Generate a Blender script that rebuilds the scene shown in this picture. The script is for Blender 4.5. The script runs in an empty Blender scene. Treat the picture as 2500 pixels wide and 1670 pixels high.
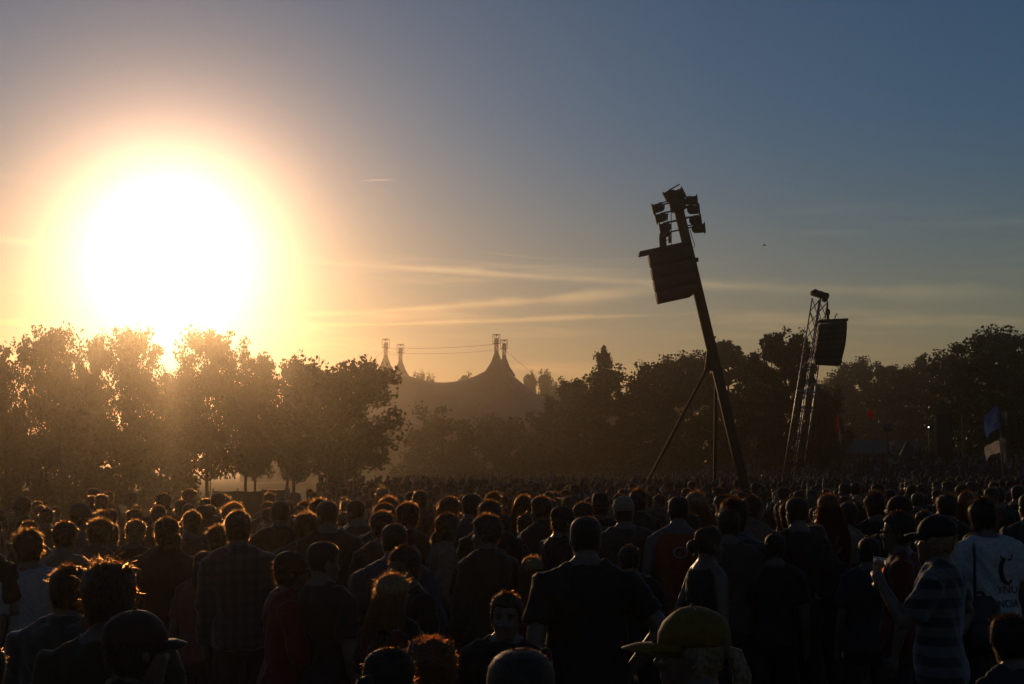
import bpy, bmesh, math, random
import numpy as np
from mathutils import Vector, Matrix, noise as mnoise

scene = bpy.context.scene
COL = scene.collection
R = math.radians

# ------------------------------------------------------------------ camera
F = 3472.0                      # focal length in photo pixels (2500 wide)
HOR = 1145.0                    # photo row of the eye level
CAMZ = 2.15
PITCH = math.atan((HOR - 835.0) / F)
cam_d = bpy.data.cameras.new("camera"); cam_d.sensor_width = 36.0
cam_d.lens = 36.0 * F / 2500.0
cam_d.clip_start = 0.1; cam_d.clip_end = 6000
cam = bpy.data.objects.new("camera", cam_d); COL.objects.link(cam)
cam.location = (0, 0, CAMZ); cam.rotation_euler = (math.pi / 2 + PITCH, 0, 0)
scene.camera = cam
CF = Vector((0, math.cos(PITCH), math.sin(PITCH))); CU = Vector((0, -math.sin(PITCH), math.cos(PITCH)))
def ray(px, py):
    return (CF * F + Vector((1, 0, 0)) * (px - 1250.0) + CU * (835.0 - py)).normalized()
def at(px, py, D):
    """the place on the field, D metres out, that the photo shows at this pixel"""
    d = ray(px, py); return Vector((0, 0, CAMZ)) + d * (D / d.y)

# ------------------------------------------------------------------ sun, sky, exposure
SUN = ray(414, 606)
SUN_EL = math.asin(SUN.z); SUN_AZ = math.atan2(SUN.x, SUN.y)
sd = bpy.data.lights.new("sun", 'SUN'); sd.energy = 2.0; sd.angle = R(0.53); sd.color = (1.0, 0.62, 0.30)
sun = bpy.data.objects.new("sun", sd); COL.objects.link(sun)
sun.rotation_euler = (-SUN).to_track_quat('-Z', 'Y').to_euler()
sun.location = SUN * 300

world = bpy.data.worlds.new("World"); scene.world = world; world.use_nodes = True
def build_world():
    nt = world.node_tree; nt.nodes.clear(); L = nt.links.new
    N = nt.nodes.new
    out = N("ShaderNodeOutputWorld"); bg = N("ShaderNodeBackground"); L(bg.outputs[0], out.inputs[0])
    bg.inputs[1].default_value = 0.071
    sky = N("ShaderNodeTexSky"); sky.sky_type = 'NISHITA'; sky.sun_disc = False
    sky.sun_elevation = SUN_EL; sky.sun_rotation = SUN_AZ % (2 * math.pi)
    sky.altitude = 0; sky.air_density = 1.2; sky.dust_density = 0.5; sky.ozone_density = 5.0
    def M(op, a, b=None, c=None, clamp=False):
        n = N("ShaderNodeMath"); n.operation = op; n.use_clamp = clamp
        for i, v in enumerate((a, b, c)):
            if v is None: continue
            if isinstance(v, (int, float)): n.inputs[i].default_value = v
            else: L(v, n.inputs[i])
        return n.outputs[0]
    tc = N("ShaderNodeTexCoord"); sp = N("ShaderNodeSeparateXYZ"); L(tc.outputs['Generated'], sp.inputs[0])
    az = M('ARCTAN2', sp.outputs[0], sp.outputs[1]); el = M('ARCSINE', sp.outputs[2])
    # thin cirrus drawn out along the horizon all the way round, plus the long trails over the big top
    def streak_noise(sa, se, seed, lo, hi, detail=5.0, tilt=0.0):
        cx = N("ShaderNodeCombineXYZ")
        L(M('MULTIPLY', az, sa), cx.inputs[0]); L(M('MULTIPLY', M('MULTIPLY_ADD', az, tilt, el), se), cx.inputs[1]); cx.inputs[2].default_value = seed
        nz = N("ShaderNodeTexNoise"); nz.inputs['Scale'].default_value = 1.0; nz.inputs['Detail'].default_value = detail
        nz.inputs['Roughness'].default_value = 0.55; L(cx.outputs[0], nz.inputs['Vector'])
        mr = N("ShaderNodeMapRange"); mr.interpolation_type = 'SMOOTHSTEP'; L(nz.outputs[0], mr.inputs[0])
        mr.inputs[1].default_value = lo; mr.inputs[2].default_value = hi
        return mr.outputs[0]
    wisps = streak_noise(4.0, 46.0, 3.7, 0.50, 0.78, tilt=0.03)
    band = N("ShaderNodeMapRange"); band.interpolation_type = 'SMOOTHSTEP'; L(el, band.inputs[0])
    band.inputs[1].default_value = R(13); band.inputs[2].default_value = R(7)
    total = M('MULTIPLY', M('MULTIPLY', wisps, band.outputs[0]), 0.75)
    wob = streak_noise(14.0, 30.0, 9.1, 0.25, 0.75, 3.0)
    def trail(p0, p1, wpx0, wpx1, k, fade=60):
        """one drawn-out trail between two directions of the sky"""
        a = ray(*p0); b = ray(*p1)
        a0, e0 = math.atan2(a.x, a.y), math.asin(a.z); a1, e1 = math.atan2(b.x, b.y), math.asin(b.z)
        t = M('DIVIDE', M('SUBTRACT', az, a0), a1 - a0)
        mid = M('MULTIPLY_ADD', t, e1 - e0, e0)
        w = M('MULTIPLY_ADD', t, (wpx1 - wpx0) / F, wpx0 / F)
        w = M('MULTIPLY', M('MAXIMUM', w, 0.0006), M('MULTIPLY_ADD', wob, 0.8, 0.45))
        x = M('DIVIDE', M('SUBTRACT', el, M('MULTIPLY_ADD', M('SUBTRACT', wob, 0.5), 0.0012, mid)), w)
        g = M('EXPONENT', M('MULTIPLY', M('MULTIPLY', x, x), -1.0))
        f = abs(fade / F / (a1 - a0))
        up = M('DIVIDE', t, f, clamp=True); dn = M('DIVIDE', M('SUBTRACT', 1.0, t), f, clamp=True)
        return M('MULTIPLY', M('MULTIPLY', g, M('MULTIPLY', up, dn)), M('MULTIPLY', M('MULTIPLY_ADD', wob, 0.7, 0.3), k))
    trails = [trail((860, 646), (1950, 700), 5, 16, 1.0, 250), trail((700, 772), (1700, 700), 6, 17, 1.15, 300),
              trail((420, 800), (1800, 758), 5, 6, 0.75, 300), trail((880, 441), (970, 439), 2.2, 2.2, 0.9, 30),
              trail((1165, 614), (1380, 634), 2, 2, 0.55, 60), trail((1500, 690), (2600, 712), 10, 24, 0.55, 300), trail((1650, 770), (2600, 790), 8, 16, 0.35, 300),
              trail((-200, 560), (180, 600), 10, 14, 0.5, 120), trail((-300, 780), (300, 792), 8, 8, 0.5, 120)]
    for t in trails: total = M('ADD', total, t)
    cl = N("ShaderNodeMix"); cl.data_type = 'RGBA'; cl.blend_type = 'MIX'
    L(M('MULTIPLY', total, 0.7, clamp=True), cl.inputs[0])
    # low dusty layer of air: warmer towards the horizon, the same all the way round
    low = N("ShaderNodeMapRange"); low.interpolation_type = 'SMOOTHSTEP'; L(el, low.inputs[0])
    low.inputs[1].default_value = R(15); low.inputs[2].default_value = R(3)
    tint = N("ShaderNodeMix"); tint.data_type = 'RGBA'; L(low.outputs[0], tint.inputs[0])
    tint.inputs[6].default_value = (1.06, 1.0, 1.0, 1); tint.inputs[7].default_value = (1.85, 1.14, 0.70, 1)
    hs = N("ShaderNodeMix"); hs.data_type = 'RGBA'; hs.blend_type = 'MULTIPLY'; hs.inputs[0].default_value = 1.0
    L(sky.outputs[0], hs.inputs[6]); L(tint.outputs[2], hs.inputs[7])
    lit = N("ShaderNodeMix"); lit.data_type = 'RGBA'; lit.blend_type = 'MULTIPLY'; lit.inputs[0].default_value = 1.0
    L(hs.outputs[2], lit.inputs[6]); lit.inputs[7].default_value = (2.5, 1.95, 1.4, 1)
    L(hs.outputs[2], cl.inputs[6]); L(lit.outputs[2], cl.inputs[7])
    # blue-white glow painted into the sky round the sun, offsetting the orange haze
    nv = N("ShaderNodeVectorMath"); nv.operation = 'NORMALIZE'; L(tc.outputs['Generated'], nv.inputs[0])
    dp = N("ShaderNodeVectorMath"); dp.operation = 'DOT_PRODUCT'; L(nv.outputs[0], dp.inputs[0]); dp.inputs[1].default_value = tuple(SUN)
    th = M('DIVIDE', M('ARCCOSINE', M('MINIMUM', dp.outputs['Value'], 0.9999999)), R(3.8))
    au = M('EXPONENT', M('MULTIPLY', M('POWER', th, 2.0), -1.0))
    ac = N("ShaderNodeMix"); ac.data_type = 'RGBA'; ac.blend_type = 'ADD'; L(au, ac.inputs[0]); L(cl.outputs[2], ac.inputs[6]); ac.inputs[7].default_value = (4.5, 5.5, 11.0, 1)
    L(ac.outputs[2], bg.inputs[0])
build_world()
scene.view_settings.view_transform = 'Standard'; scene.view_settings.look = 'None'
scene.view_settings.gamma = 1.0; scene.view_settings.use_curve_mapping = False
scene.view_settings.exposure = -1.0
scene.render.engine = 'CYCLES'
scene.cycles.use_denoising = True
scene.cycles.max_bounces = 6; scene.cycles.diffuse_bounces = 2; scene.cycles.glossy_bounces = 2
scene.cycles.transmission_bounces = 4; scene.cycles.volume_bounces = 0; scene.cycles.transparent_max_bounces = 6
# ------------------------------------------------------------------ helpers
def tag(o, label=None, cat=None, group=None, kind=None):
    if label: o["label"] = label
    if cat: o["category"] = cat
    if group: o["group"] = group
    if kind: o["kind"] = kind
    return o
def obj(name, me, mat=None, parent=None):
    o = bpy.data.objects.new(name, me); COL.objects.link(o)
    if mat is not None and me is not None and not me.materials: me.materials.append(mat)
    if parent is not None: o.parent = parent
    return o
def empty(name, loc=(0, 0, 0), rz=0.0):
    o = bpy.data.objects.new(name, None); COL.objects.link(o); o.location = loc; o.rotation_euler = (0, 0, rz)
    o.empty_display_size = 0.2
    return o
def mesh_np(name, verts, faces, smooth=False, mats=None):
    """verts (n,3); faces list of (m,k) arrays with k = 3 or 4, or one array"""
    me = bpy.data.meshes.new(name); verts = np.asarray(verts, np.float32)
    if not isinstance(faces, list): faces = [faces]
    faces = [np.asarray(f, np.int32) for f in faces if len(f)]
    nl = sum(f.size for f in faces); nf = sum(len(f) for f in faces)
    me.vertices.add(len(verts)); me.vertices.foreach_set("co", verts.ravel())
    me.loops.add(nl); me.loops.foreach_set("vertex_index", np.concatenate([f.ravel() for f in faces]))
    me.polygons.add(nf)
    tot = np.concatenate([np.full(len(f), f.shape[1], np.int32) for f in faces])
    st = np.concatenate(([0], np.cumsum(tot)[:-1])).astype(np.int32)
    me.polygons.foreach_set("loop_start", st); me.polygons.foreach_set("loop_total", tot)
    if smooth: me.polygons.foreach_set("use_smooth", np.ones(nf, bool))
    me.update(calc_edges=True); me.validate()
    return me
class MB:
    """collects simple solids into one mesh"""
    def __init__(s): s.v = []; s.q = []; s.t = []; s.n = 0
    def add(s, v, q=(), t=()):
        v = np.asarray(v, float).reshape(-1, 3)
        s.v.append(v)
        if len(q): s.q.append(np.asarray(q, int) + s.n)
        if len(t): s.t.append(np.asarray(t, int) + s.n)
        s.n += len(v); return s
    def box(s, c, dx, dy, dz, X=(1, 0, 0), Y=(0, 1, 0), Z=(0, 0, 1), taper=1.0, bev=0.0):
        c, X, Y, Z = (np.array(a, float) for a in (c, X, Y, Z))
        if bev <= 0:
            v = [c + X * dx * a * (taper if k > 0 else 1) + Y * dy * b * (taper if k > 0 else 1) + Z * dz * k for k in (-.5, .5) for b in (-.5, .5) for a in (-.5, .5)]
            return s.add(v, [(0, 2, 3, 1), (4, 5, 7, 6), (0, 1, 5, 4), (1, 3, 7, 5), (3, 2, 6, 7), (2, 0, 4, 6)])
        ring = lambda hx, hy: [(-hx + bev, -hy), (hx - bev, -hy), (hx, -hy + bev), (hx, hy - bev), (hx - bev, hy), (-hx + bev, hy), (-hx, hy - bev), (-hx, -hy + bev)]
        v = []
        for z, sh in ((-.5 * dz, bev), (-.5 * dz + bev, 0), (.5 * dz - bev, 0), (.5 * dz, bev)):
            k = taper if z > 0 else 1
            for (a, b) in ring(dx * .5 * k - sh, dy * .5 * k - sh): v.append(c + X * a + Y * b + Z * z)
        q = []
        for r in range(3):
            for i in range(8): j = (i + 1) % 8; q.append((r * 8 + i, r * 8 + j, r * 8 + 8 + j, r * 8 + 8 + i))
        s.add(v, q, [])
        n0 = s.n - 32
        for base, fl in ((0, 1), (24, 0)):
            c0 = [n0 + base + i for i in range(8)]
            if fl: c0 = c0[::-1]
            s.q.append(np.array([(c0[0], c0[1], c0[2], c0[3]), (c0[0], c0[3], c0[4], c0[7]), (c0[4], c0[5], c0[6], c0[7])], int))
        return s
    def tube(s, pts, rad, seg=8, cap=True, flat=None):
        """round bar along a polyline; rad number or list; flat=(sx,sy) squashes the section"""
        P = np.array([tuple(p) for p in pts], float); n = len(P)
        rad = np.full(n, rad, float) if np.isscalar(rad) else np.asarray(rad, float)
        T = np.gradient(P, axis=0); T /= np.linalg.norm(T, axis=1)[:, None] + 1e-12
        a = np.array([0, 0, 1.0]) if abs(T[0][2]) < 0.9 else np.array([1.0, 0, 0])
        v = []
        for i in range(n):
            u = a - T[i] * a.dot(T[i]); u /= np.linalg.norm(u) + 1e-12; a = u; w = np.cross(T[i], u)
            for k in range(seg):
                t = 2 * math.pi * (k + .5) / seg
                v.append(P[i] + (u * math.cos(t) * (flat[0] if flat else 1) + w * math.sin(t) * (flat[1] if flat else 1)) * rad[i])
        q = [(i * seg + k, i * seg + (k + 1) % seg, (i + 1) * seg + (k + 1) % seg, (i + 1) * seg + k) for i in range(n - 1) for k in range(seg)]
        t = []
        if cap:
            v.append(P[0]); v.append(P[-1]); b0, b1 = n * seg, n * seg + 1
            t = [(b0, (k + 1) % seg, k) for k in range(seg)] + [(b1, (n - 1) * seg + k, (n - 1) * seg + (k + 1) % seg) for k in range(seg)]
        return s.add(v, q, t)
    def ball(s, c, rx, ry=None, rz=None, seg=12, rings=8, M=None):
        ry = rx if ry is None else ry; rz = rx if rz is None else rz
        v = []; q = []; t = []
        for i in range(1, rings):
            ph = math.pi * i / rings
            for k in range(seg):
                th = 2 * math.pi * k / seg; v.append((rx * math.sin(ph) * math.cos(th), ry * math.sin(ph) * math.sin(th), rz * math.cos(ph)))
        v += [(0, 0, rz), (0, 0, -rz)]; top, bot = len(v) - 2, len(v) - 1
        for i in range(rings - 2):
            for k in range(seg): q.append((i * seg + k, (i + 1) * seg + k, (i + 1) * seg + (k + 1) % seg, i * seg + (k + 1) % seg))
        for k in range(seg):
            t.append((top, k, (k + 1) % seg)); t.append((bot, (rings - 2) * seg + (k + 1) % seg, (rings - 2) * seg + k))
        v = np.array(v)
        if M is not None: v = v @ np.array(M.to_3x3()).T
        return s.add(v + np.array(tuple(c), float), q, t)
    def mesh(s, name, smooth=False):
        return mesh_np(name, np.concatenate(s.v), ([np.concatenate(s.q)] if s.q else []) + ([np.concatenate(s.t)] if s.t else []), smooth)
    def build(s, name, mat, parent=None, smooth=False):
        return obj(name, s.mesh(name, smooth), mat, parent)

# ------------------------------------------------------------------ materials
def new_mat(name):
    m = bpy.data.materials.new(name); m.use_nodes = True
    return m, m.node_tree, m.node_tree.nodes["Principled BSDF"]
def noise_col(nt, scale, c0, c1, lo=0.35, hi=0.65, detail=5.0, coord='Object'):
    tc = nt.nodes.new("ShaderNodeTexCoord"); nz = nt.nodes.new("ShaderNodeTexNoise"); nz.inputs['Scale'].default_value = scale; nz.inputs['Detail'].default_value = detail
    cr = nt.nodes.new("ShaderNodeValToRGB"); cr.color_ramp.elements[0].position = lo; cr.color_ramp.elements[1].position = hi
    cr.color_ramp.elements[0].color = (*c0, 1); cr.color_ramp.elements[1].color = (*c1, 1)
    nt.links.new(tc.outputs[coord], nz.inputs['Vector']); nt.links.new(nz.outputs[0], cr.inputs[0])
    return cr.outputs[0], nz.outputs[0]
def plain(name, c0, c1=None, rough=0.6, metal=0.0, scale=8.0, spec=0.5, bump=0.0):
    m, nt, b = new_mat(name)
    c1 = c1 or tuple(min(1, x * 1.35 + 0.004) for x in c0)
    col, fac = noise_col(nt, scale, c0, c1); nt.links.new(col, b.inputs['Base Color'])
    b.inputs['Roughness'].default_value = rough; b.inputs['Metallic'].default_value = metal; b.inputs['Specular IOR Level'].default_value = spec
    if bump:
        bp = nt.nodes.new("ShaderNodeBump"); bp.inputs['Strength'].default_value = bump; bp.inputs['Distance'].default_value = 0.02
        nt.links.new(fac, bp.inputs['Height']); nt.links.new(bp.outputs[0], b.inputs['Normal'])
    return m
def add_translucent(m, frac, gain=1.0):
    """thin things (leaves, cloth, hair) let some light through"""
    nt = m.node_tree; b = nt.nodes["Principled BSDF"]; o = nt.nodes["Material Output"]
    tr = nt.nodes.new("ShaderNodeBsdfTranslucent"); mx = nt.nodes.new("ShaderNodeMixShader"); mx.inputs[0].default_value = frac
    src = b.inputs['Base Color'].links[0].from_socket
    g = nt.nodes.new("ShaderNodeMix"); g.data_type = 'RGBA'; g.blend_type = 'MULTIPLY'; g.inputs[0].default_value = 1.0
    g.inputs[7].default_value = (gain, gain * 0.95, gain * 0.7, 1); nt.links.new(src, g.inputs[6]); nt.links.new(g.outputs[2], tr.inputs[0])
    nt.links.new(b.outputs[0], mx.inputs[1]); nt.links.new(tr.outputs[0], mx.inputs[2]); nt.links.new(mx.outputs[0], o.inputs[0])
def object_colour(name, rough, var=0.25, scale=30.0, sheen=0.0, spec=0.4, trans=0.0, tgain=1.0, coat=0.0):
    """the object's own colour, gently mottled"""
    m, nt, b = new_mat(name)
    oi = nt.nodes.new("ShaderNodeObjectInfo"); c, f = noise_col(nt, scale, (1 - var,) * 3, (1 + var,) * 3)
    mx = nt.nodes.new("ShaderNodeMix"); mx.data_type = 'RGBA'; mx.blend_type = 'MULTIPLY'; mx.inputs[0].default_value = 1.0
    nt.links.new(oi.outputs['Color'], mx.inputs[6]); nt.links.new(c, mx.inputs[7]); nt.links.new(mx.outputs[2], b.inputs['Base Color'])
    b.inputs['Roughness'].default_value = rough; b.inputs['Specular IOR Level'].default_value = spec
    b.inputs['Sheen Weight'].default_value = sheen; b.inputs['Sheen Tint'].default_value = (1.0, 0.74, 0.5, 1); b.inputs['Sheen Roughness'].default_value = 0.4
    if trans: add_translucent(m, trans, tgain)
    return m
M_STEEL = plain("dark painted steel", (0.012, 0.012, 0.013), (0.022, 0.021, 0.02), 0.75, 0.0, 3.0, 0.2)
M_BLACK = plain("black speaker paint", (0.010, 0.010, 0.011), (0.018, 0.018, 0.018), 0.8, 0.0, 6.0, 0.2)
M_GRILLE = plain("speaker grille", (0.014, 0.014, 0.015), (0.03, 0.03, 0.03), 0.7, 0.3, 60.0)
M_ALU = plain("scuffed aluminium", (0.22, 0.22, 0.225), (0.34, 0.34, 0.345), 0.34, 1.0, 9.0)
M_LENS = plain("dark lamp lens", (0.02, 0.02, 0.025), None, 0.15)
M_CABLE = plain("black rubber cable", (0.012, 0.012, 0.012), None, 0.55)
M_GUY = plain("galvanised guy rope", (0.16, 0.15, 0.14), None, 0.5, 0.6)
M_BARK = plain("bark", (0.035, 0.026, 0.018), (0.075, 0.06, 0.045), 0.9, 0.0, 5.0, bump=0.6)
M_SKIN = object_colour("skin", 0.45, 0.12, 12.0, 0.25, 0.5)
M_CLOTH = object_colour("cloth", 0.68, 0.18, 40.0, 0.22, 0.32)
M_CLOTH_BACKLIT = object_colour("thin cloth", 0.85, 0.18, 40.0, 0.3, 0.2, 0.35, 1.2)
M_HAIR = object_colour("hair mass", 0.6, 0.45, 60.0, 0.3, 0.35)
def strand_mat():
    """single hairs: dark towards the viewer, letting the low sun through"""
    m, nt, b = new_mat("hair strands"); oi = nt.nodes.new("ShaderNodeObjectInfo"); nt.links.new(oi.outputs['Color'], b.inputs['Base Color'])
    b.inputs['Roughness'].default_value = 0.4
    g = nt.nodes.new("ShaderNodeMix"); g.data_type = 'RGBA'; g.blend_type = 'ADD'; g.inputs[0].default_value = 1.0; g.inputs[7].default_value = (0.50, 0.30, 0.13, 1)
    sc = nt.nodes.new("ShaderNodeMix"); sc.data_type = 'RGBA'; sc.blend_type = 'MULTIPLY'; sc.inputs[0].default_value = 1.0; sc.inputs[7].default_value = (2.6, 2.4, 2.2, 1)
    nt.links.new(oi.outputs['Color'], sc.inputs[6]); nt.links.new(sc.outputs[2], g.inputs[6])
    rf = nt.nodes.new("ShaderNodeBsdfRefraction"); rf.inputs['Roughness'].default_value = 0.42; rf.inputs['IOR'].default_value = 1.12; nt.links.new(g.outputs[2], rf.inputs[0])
    mx = nt.nodes.new("ShaderNodeMixShader"); mx.inputs[0].default_value = 0.72; o = nt.nodes["Material Output"]
    nt.links.new(b.outputs[0], mx.inputs[1]); nt.links.new(rf.outputs[0], mx.inputs[2]); nt.links.new(mx.outputs[0], o.inputs[0]); return m
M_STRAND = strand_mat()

# ------------------------------------------------------------------ the ground
def sst(a, b, x):
    t = min(1.0, max(0.0, (x - a) / (b - a))); return t * t * (3 - 2 * t)
def gz(x, y):
    """the field climbs gently away to the right"""
    return 2.7 * sst(2, 42, x) * sst(38, 120, y) + 0.5 * sst(60, 160, y) * sst(-30, 10, x)
def build_ground():
    xs = np.unique(np.concatenate([np.linspace(-800, -120, 14), np.linspace(-120, 120, 121), np.linspace(120, 800, 14)]))
    ys = np.unique(np.concatenate([np.linspace(-800, -10, 12), np.linspace(-10, 220, 116), np.linspace(220, 800, 14)]))
    nx, ny = len(xs), len(ys); rnd = np.random.RandomState(4)
    v = np.array([(x, y, gz(x, y)) for y in ys for x in xs]); v[:, 2] += rnd.uniform(-0.02, 0.0, len(v))
    i = np.arange(nx * ny).reshape(ny, nx)
    q = np.stack([i[:-1, :-1], i[:-1, 1:], i[1:, 1:], i[1:, :-1]], -1).reshape(-1, 4)
    me = mesh_np("ground", v, q, True)
    m, nt, b = new_mat("trampled grass")
    c, f = noise_col(nt, 0.7, (0.035, 0.042, 0.018), (0.085, 0.068, 0.042), 0.4, 0.62, 8.0)
    nt.links.new(c, b.inputs['Base Color']); b.inputs['Roughness'].default_value = 1.0; b.inputs['Specular IOR Level'].default_value = 0.05
    n2 = nt.nodes.new("ShaderNodeTexNoise"); n2.inputs['Scale'].default_value = 25.0; n2.inputs['Detail'].default_value = 6
    tc = nt.nodes.new("ShaderNodeTexCoord"); nt.links.new(tc.outputs['Object'], n2.inputs['Vector'])
    bp = nt.nodes.new("ShaderNodeBump"); bp.inputs['Strength'].default_value = 1.0; bp.inputs['Distance'].default_value = 0.06
    nt.links.new(n2.outputs[0], bp.inputs['Height']); nt.links.new(bp.outputs[0], b.inputs['Normal'])
    o = obj("ground", me, m); tag(o, kind="structure", label="trampled grass field the crowd stands on")
build_ground()
# ------------------------------------------------------------------ trees
def leaf_mat(name, c0, c1, tr=0.16):
    m, nt, b = new_mat(name); c, f = noise_col(nt, 0.9, c0, c1, 0.3, 0.7, 3.0); nt.links.new(c, b.inputs['Base Color'])
    b.inputs['Roughness'].default_value = 0.55; b.inputs['Specular IOR Level'].default_value = 0.12
    add_translucent(m, tr, 1.6); return m
LEAF = [leaf_mat("maple leaves", (0.040, 0.055, 0.018), (0.075, 0.085, 0.028)), leaf_mat("dark alder leaves", (0.030, 0.045, 0.018), (0.055, 0.07, 0.026)),
        leaf_mat("pale willow leaves", (0.06, 0.075, 0.03), (0.095, 0.11, 0.045))]
def make_tree_meshes(seed, H, W, z0, style, leaf=0.17, nclump=150, per=80):
    """a trunk with limbs and a crown of leaf clumps at the branch ends: heights in metres"""
    rs = np.random.RandomState(seed); tb = MB()
    top = H * (0.90 if style != 'round' else 0.82)
    bend = rs.uniform(-0.4, 0.4, 2)
    def axis(t): return np.array([bend[0] * math.sin(t * 2.6) * H * 0.05, bend[1] * math.sin(t * 3.1) * H * 0.05, t * top])
    ts = np.linspace(0, 1, 9); r0 = 0.016 * H + 0.05
    tb.tube([axis(t) for t in ts], [r0 * (1.35 if t == 0 else 1) * (1 - 0.86 * t) + 0.012 for t in ts], 9)
    tips = []
    def env(h):                                   # crown half width at relative height h of the crown
        if style == 'round': return math.sqrt(max(0.0, 1 - ((h - 0.42) / 0.60) ** 2))
        if style == 'cone': return max(0.06, (1 - h) ** 0.75 * (0.35 + 0.65 * min(1, h / 0.16)))
        if style == 'bush': return math.sqrt(max(0.05, 1 - ((h - 0.25) / 0.80) ** 2))
        return 0.55 + 0.45 * math.sin(h * 2.9) if h < 0.85 else 0.62 * (1 - h) / 0.15 + 0.12
    nl = 26 if style != 'bush' else 20
    for k in range(nl):
        h = (k + rs.uniform(0.1, 0.9)) / nl
        zt = z0 + (H - z0) * h; az = k * 2.399 + rs.uniform(-0.4, 0.4)
        rad = W * 0.5 * env(h) * rs.choice([rs.uniform(0.55, 0.85), rs.uniform(0.8, 1.12)])
        if style in ('round', 'wave'): rad *= 0.80 + 0.34 * math.sin(1.7 * az + seed) * math.sin(6.5 * h + seed * 1.3)
        zb = max(z0 * 0.75, zt - rad * rs.uniform(0.35, 0.8)); zb = min(zb, top * 0.97)
        p0 = axis(zb / top); p3 = np.array([math.cos(az) * rad, math.sin(az) * rad, zt])
        mid = (p0 * 0.5 + p3 * 0.5) + np.array([0, 0, -rad * 0.06]) + rs.normal(0, 0.12, 3)
        cur = [(1 - t) ** 2 * p0 + 2 * t * (1 - t) * mid + t * t * p3 for t in np.linspace(0, 1, 6)]
        rb = r0 * 0.34 * (1 - 0.55 * h)
        tb.tube(cur, [rb * (1 - 0.8 * t) + 0.008 for t in np.linspace(0, 1, 6)], 5)
        tips.append(p3)
        for t in (0.45, 0.62, 0.8, 0.92):
            b = cur[int(t * 5)]; d = rs.normal(0, 1, 3); d[2] = abs(d[2]) * 0.6 + 0.1; d /= np.linalg.norm(d)
            e = b + d * rs.uniform(0.10, 0.22) * W
            tb.tube([b, (b + e) / 2 + rs.normal(0, 0.05, 3), e], [rb * 0.35 + 0.006, rb * 0.22 + 0.005, 0.005], 4, False); tips.append(e); tips.append((b + e) / 2)
    if style != 'bush':                           # leading shoots that break the outline of the crown
        for k in range(9):
            az = rs.uniform(0, 6.28); h = rs.uniform(0.55, 0.9); rad = W * 0.5 * env(h) * rs.uniform(0.2, 0.8)
            p = np.array([math.cos(az) * rad, math.sin(az) * rad, z0 + (H - z0) * h]); e = p + np.array([math.cos(az) * 0.05 * W, math.sin(az) * 0.05 * W, rs.uniform(0.06, 0.16) * H])
            e[2] = min(e[2], H * 1.02); tb.tube([p, (p + e) / 2, e], [0.03, 0.02, 0.006], 4, False); tips += [e, e * 0.5 + p * 0.5, e * 0.75 + p * 0.25]
    tips = np.array(tips); centres = tips[rs.randint(0, len(tips), nclump)] + rs.normal(0, 0.16 * W / 6, (nclump, 3))
    centres = np.concatenate([tips, centres]); C = []
    for c in centres:
        n = int(per * rs.uniform(0.4, 1.2)); s = rs.uniform(0.045, 0.125) * W
        d = rs.normal(0, 1, (n, 3)); d /= np.linalg.norm(d, axis=1)[:, None]
        C.append(c + d * (rs.uniform(0, 1, (n, 1)) ** 0.45) * np.array([s, s, s * 0.7]))
    C = np.concatenate(C); C = C[C[:, 2] > z0 * 0.8]
    n = len(C)
    nrm = rs.normal(0, 1, (n, 3)); nrm[:, 2] += 0.7; nrm /= np.linalg.norm(nrm, axis=1)[:, None]
    a = np.cross(nrm, rs.normal(0, 1, (n, 3))); a /= np.linalg.norm(a, axis=1)[:, None]; b = np.cross(nrm, a)
    L = leaf * rs.uniform(0.6, 1.35, (n, 1))
    v = np.stack([C - a * L * 0.5, C + b * L * 0.42 + nrm * L * 0.12 + a * L * 0.1, C + a * L * 0.6, C - b * L * 0.42 + nrm * L * 0.12 + a * L * 0.1], 1).reshape(-1, 3)
    return tb.mesh("trunk", True), mesh_np("crown", v, np.arange(n * 4).reshape(n, 4)), H
TREES = {}
def tree_kind(key, *a, **k): TREES[key] = make_tree_meshes(*a, **k)
tree_kind('maple_a', 11, 9.5, 9.0, 2.1, 'round', leaf=0.22, nclump=80, per=56)
tree_kind('maple_b', 12, 9.5, 8.0, 2.1, 'wave', leaf=0.22, nclump=80, per=54)
tree_kind('maple_c', 17, 7.4, 8.2, 2.5, 'round', leaf=0.20, nclump=70, per=54)
tree_kind('tall_a', 21, 12.0, 7.0, 1.2, 'wave', leaf=0.26, nclump=120, per=66)
tree_kind('tall_b', 22, 12.0, 9.0, 1.0, 'round', leaf=0.27, nclump=130, per=66)
tree_kind('cone_a', 23, 12.0, 6.0, 0.8, 'cone', leaf=0.23, nclump=110, per=60)
tree_kind('bush_a', 31, 4.2, 6.0, 0.1, 'bush', leaf=0.18, nclump=90, per=60)
tree_kind('bush_b', 32, 4.2, 5.0, 0.1, 'bush', leaf=0.18, nclump=80, per=60)
def place_tree(px, top, wpx, D, kind, leafm, rot, label, name="tree", cat="tree", group=None):
    base = at(px, HOR, D); g = gz(base.x, D)
    tm, cm, H = TREES[kind]
    zt = at(px, top, D).z; h = zt - g
    o = empty(name, (base.x, D, g - 0.03), rot)
    W = wpx / F * D; w0 = {'maple_a': 9.6, 'maple_b': 8.8, 'maple_c': 9.0, 'tall_a': 7.6, 'tall_b': 9.6, 'cone_a': 6.6, 'bush_a': 6.8, 'bush_b': 5.8}[kind]
    sx = W / w0; o.scale = (sx, sx, h / (H * 1.03))
    t = obj("trunk", tm, M_BARK, o)
    c = obj("crown", cm if not cm.materials or cm.materials[0] == LEAF[leafm] else cm.copy(), None, o)
    if not c.data.materials: c.data.materials.append(LEAF[leafm])
    elif c.data.materials[0] != LEAF[leafm]: c.data.materials[0] = LEAF[leafm]
    tag(o, label, cat, group); return o
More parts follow.
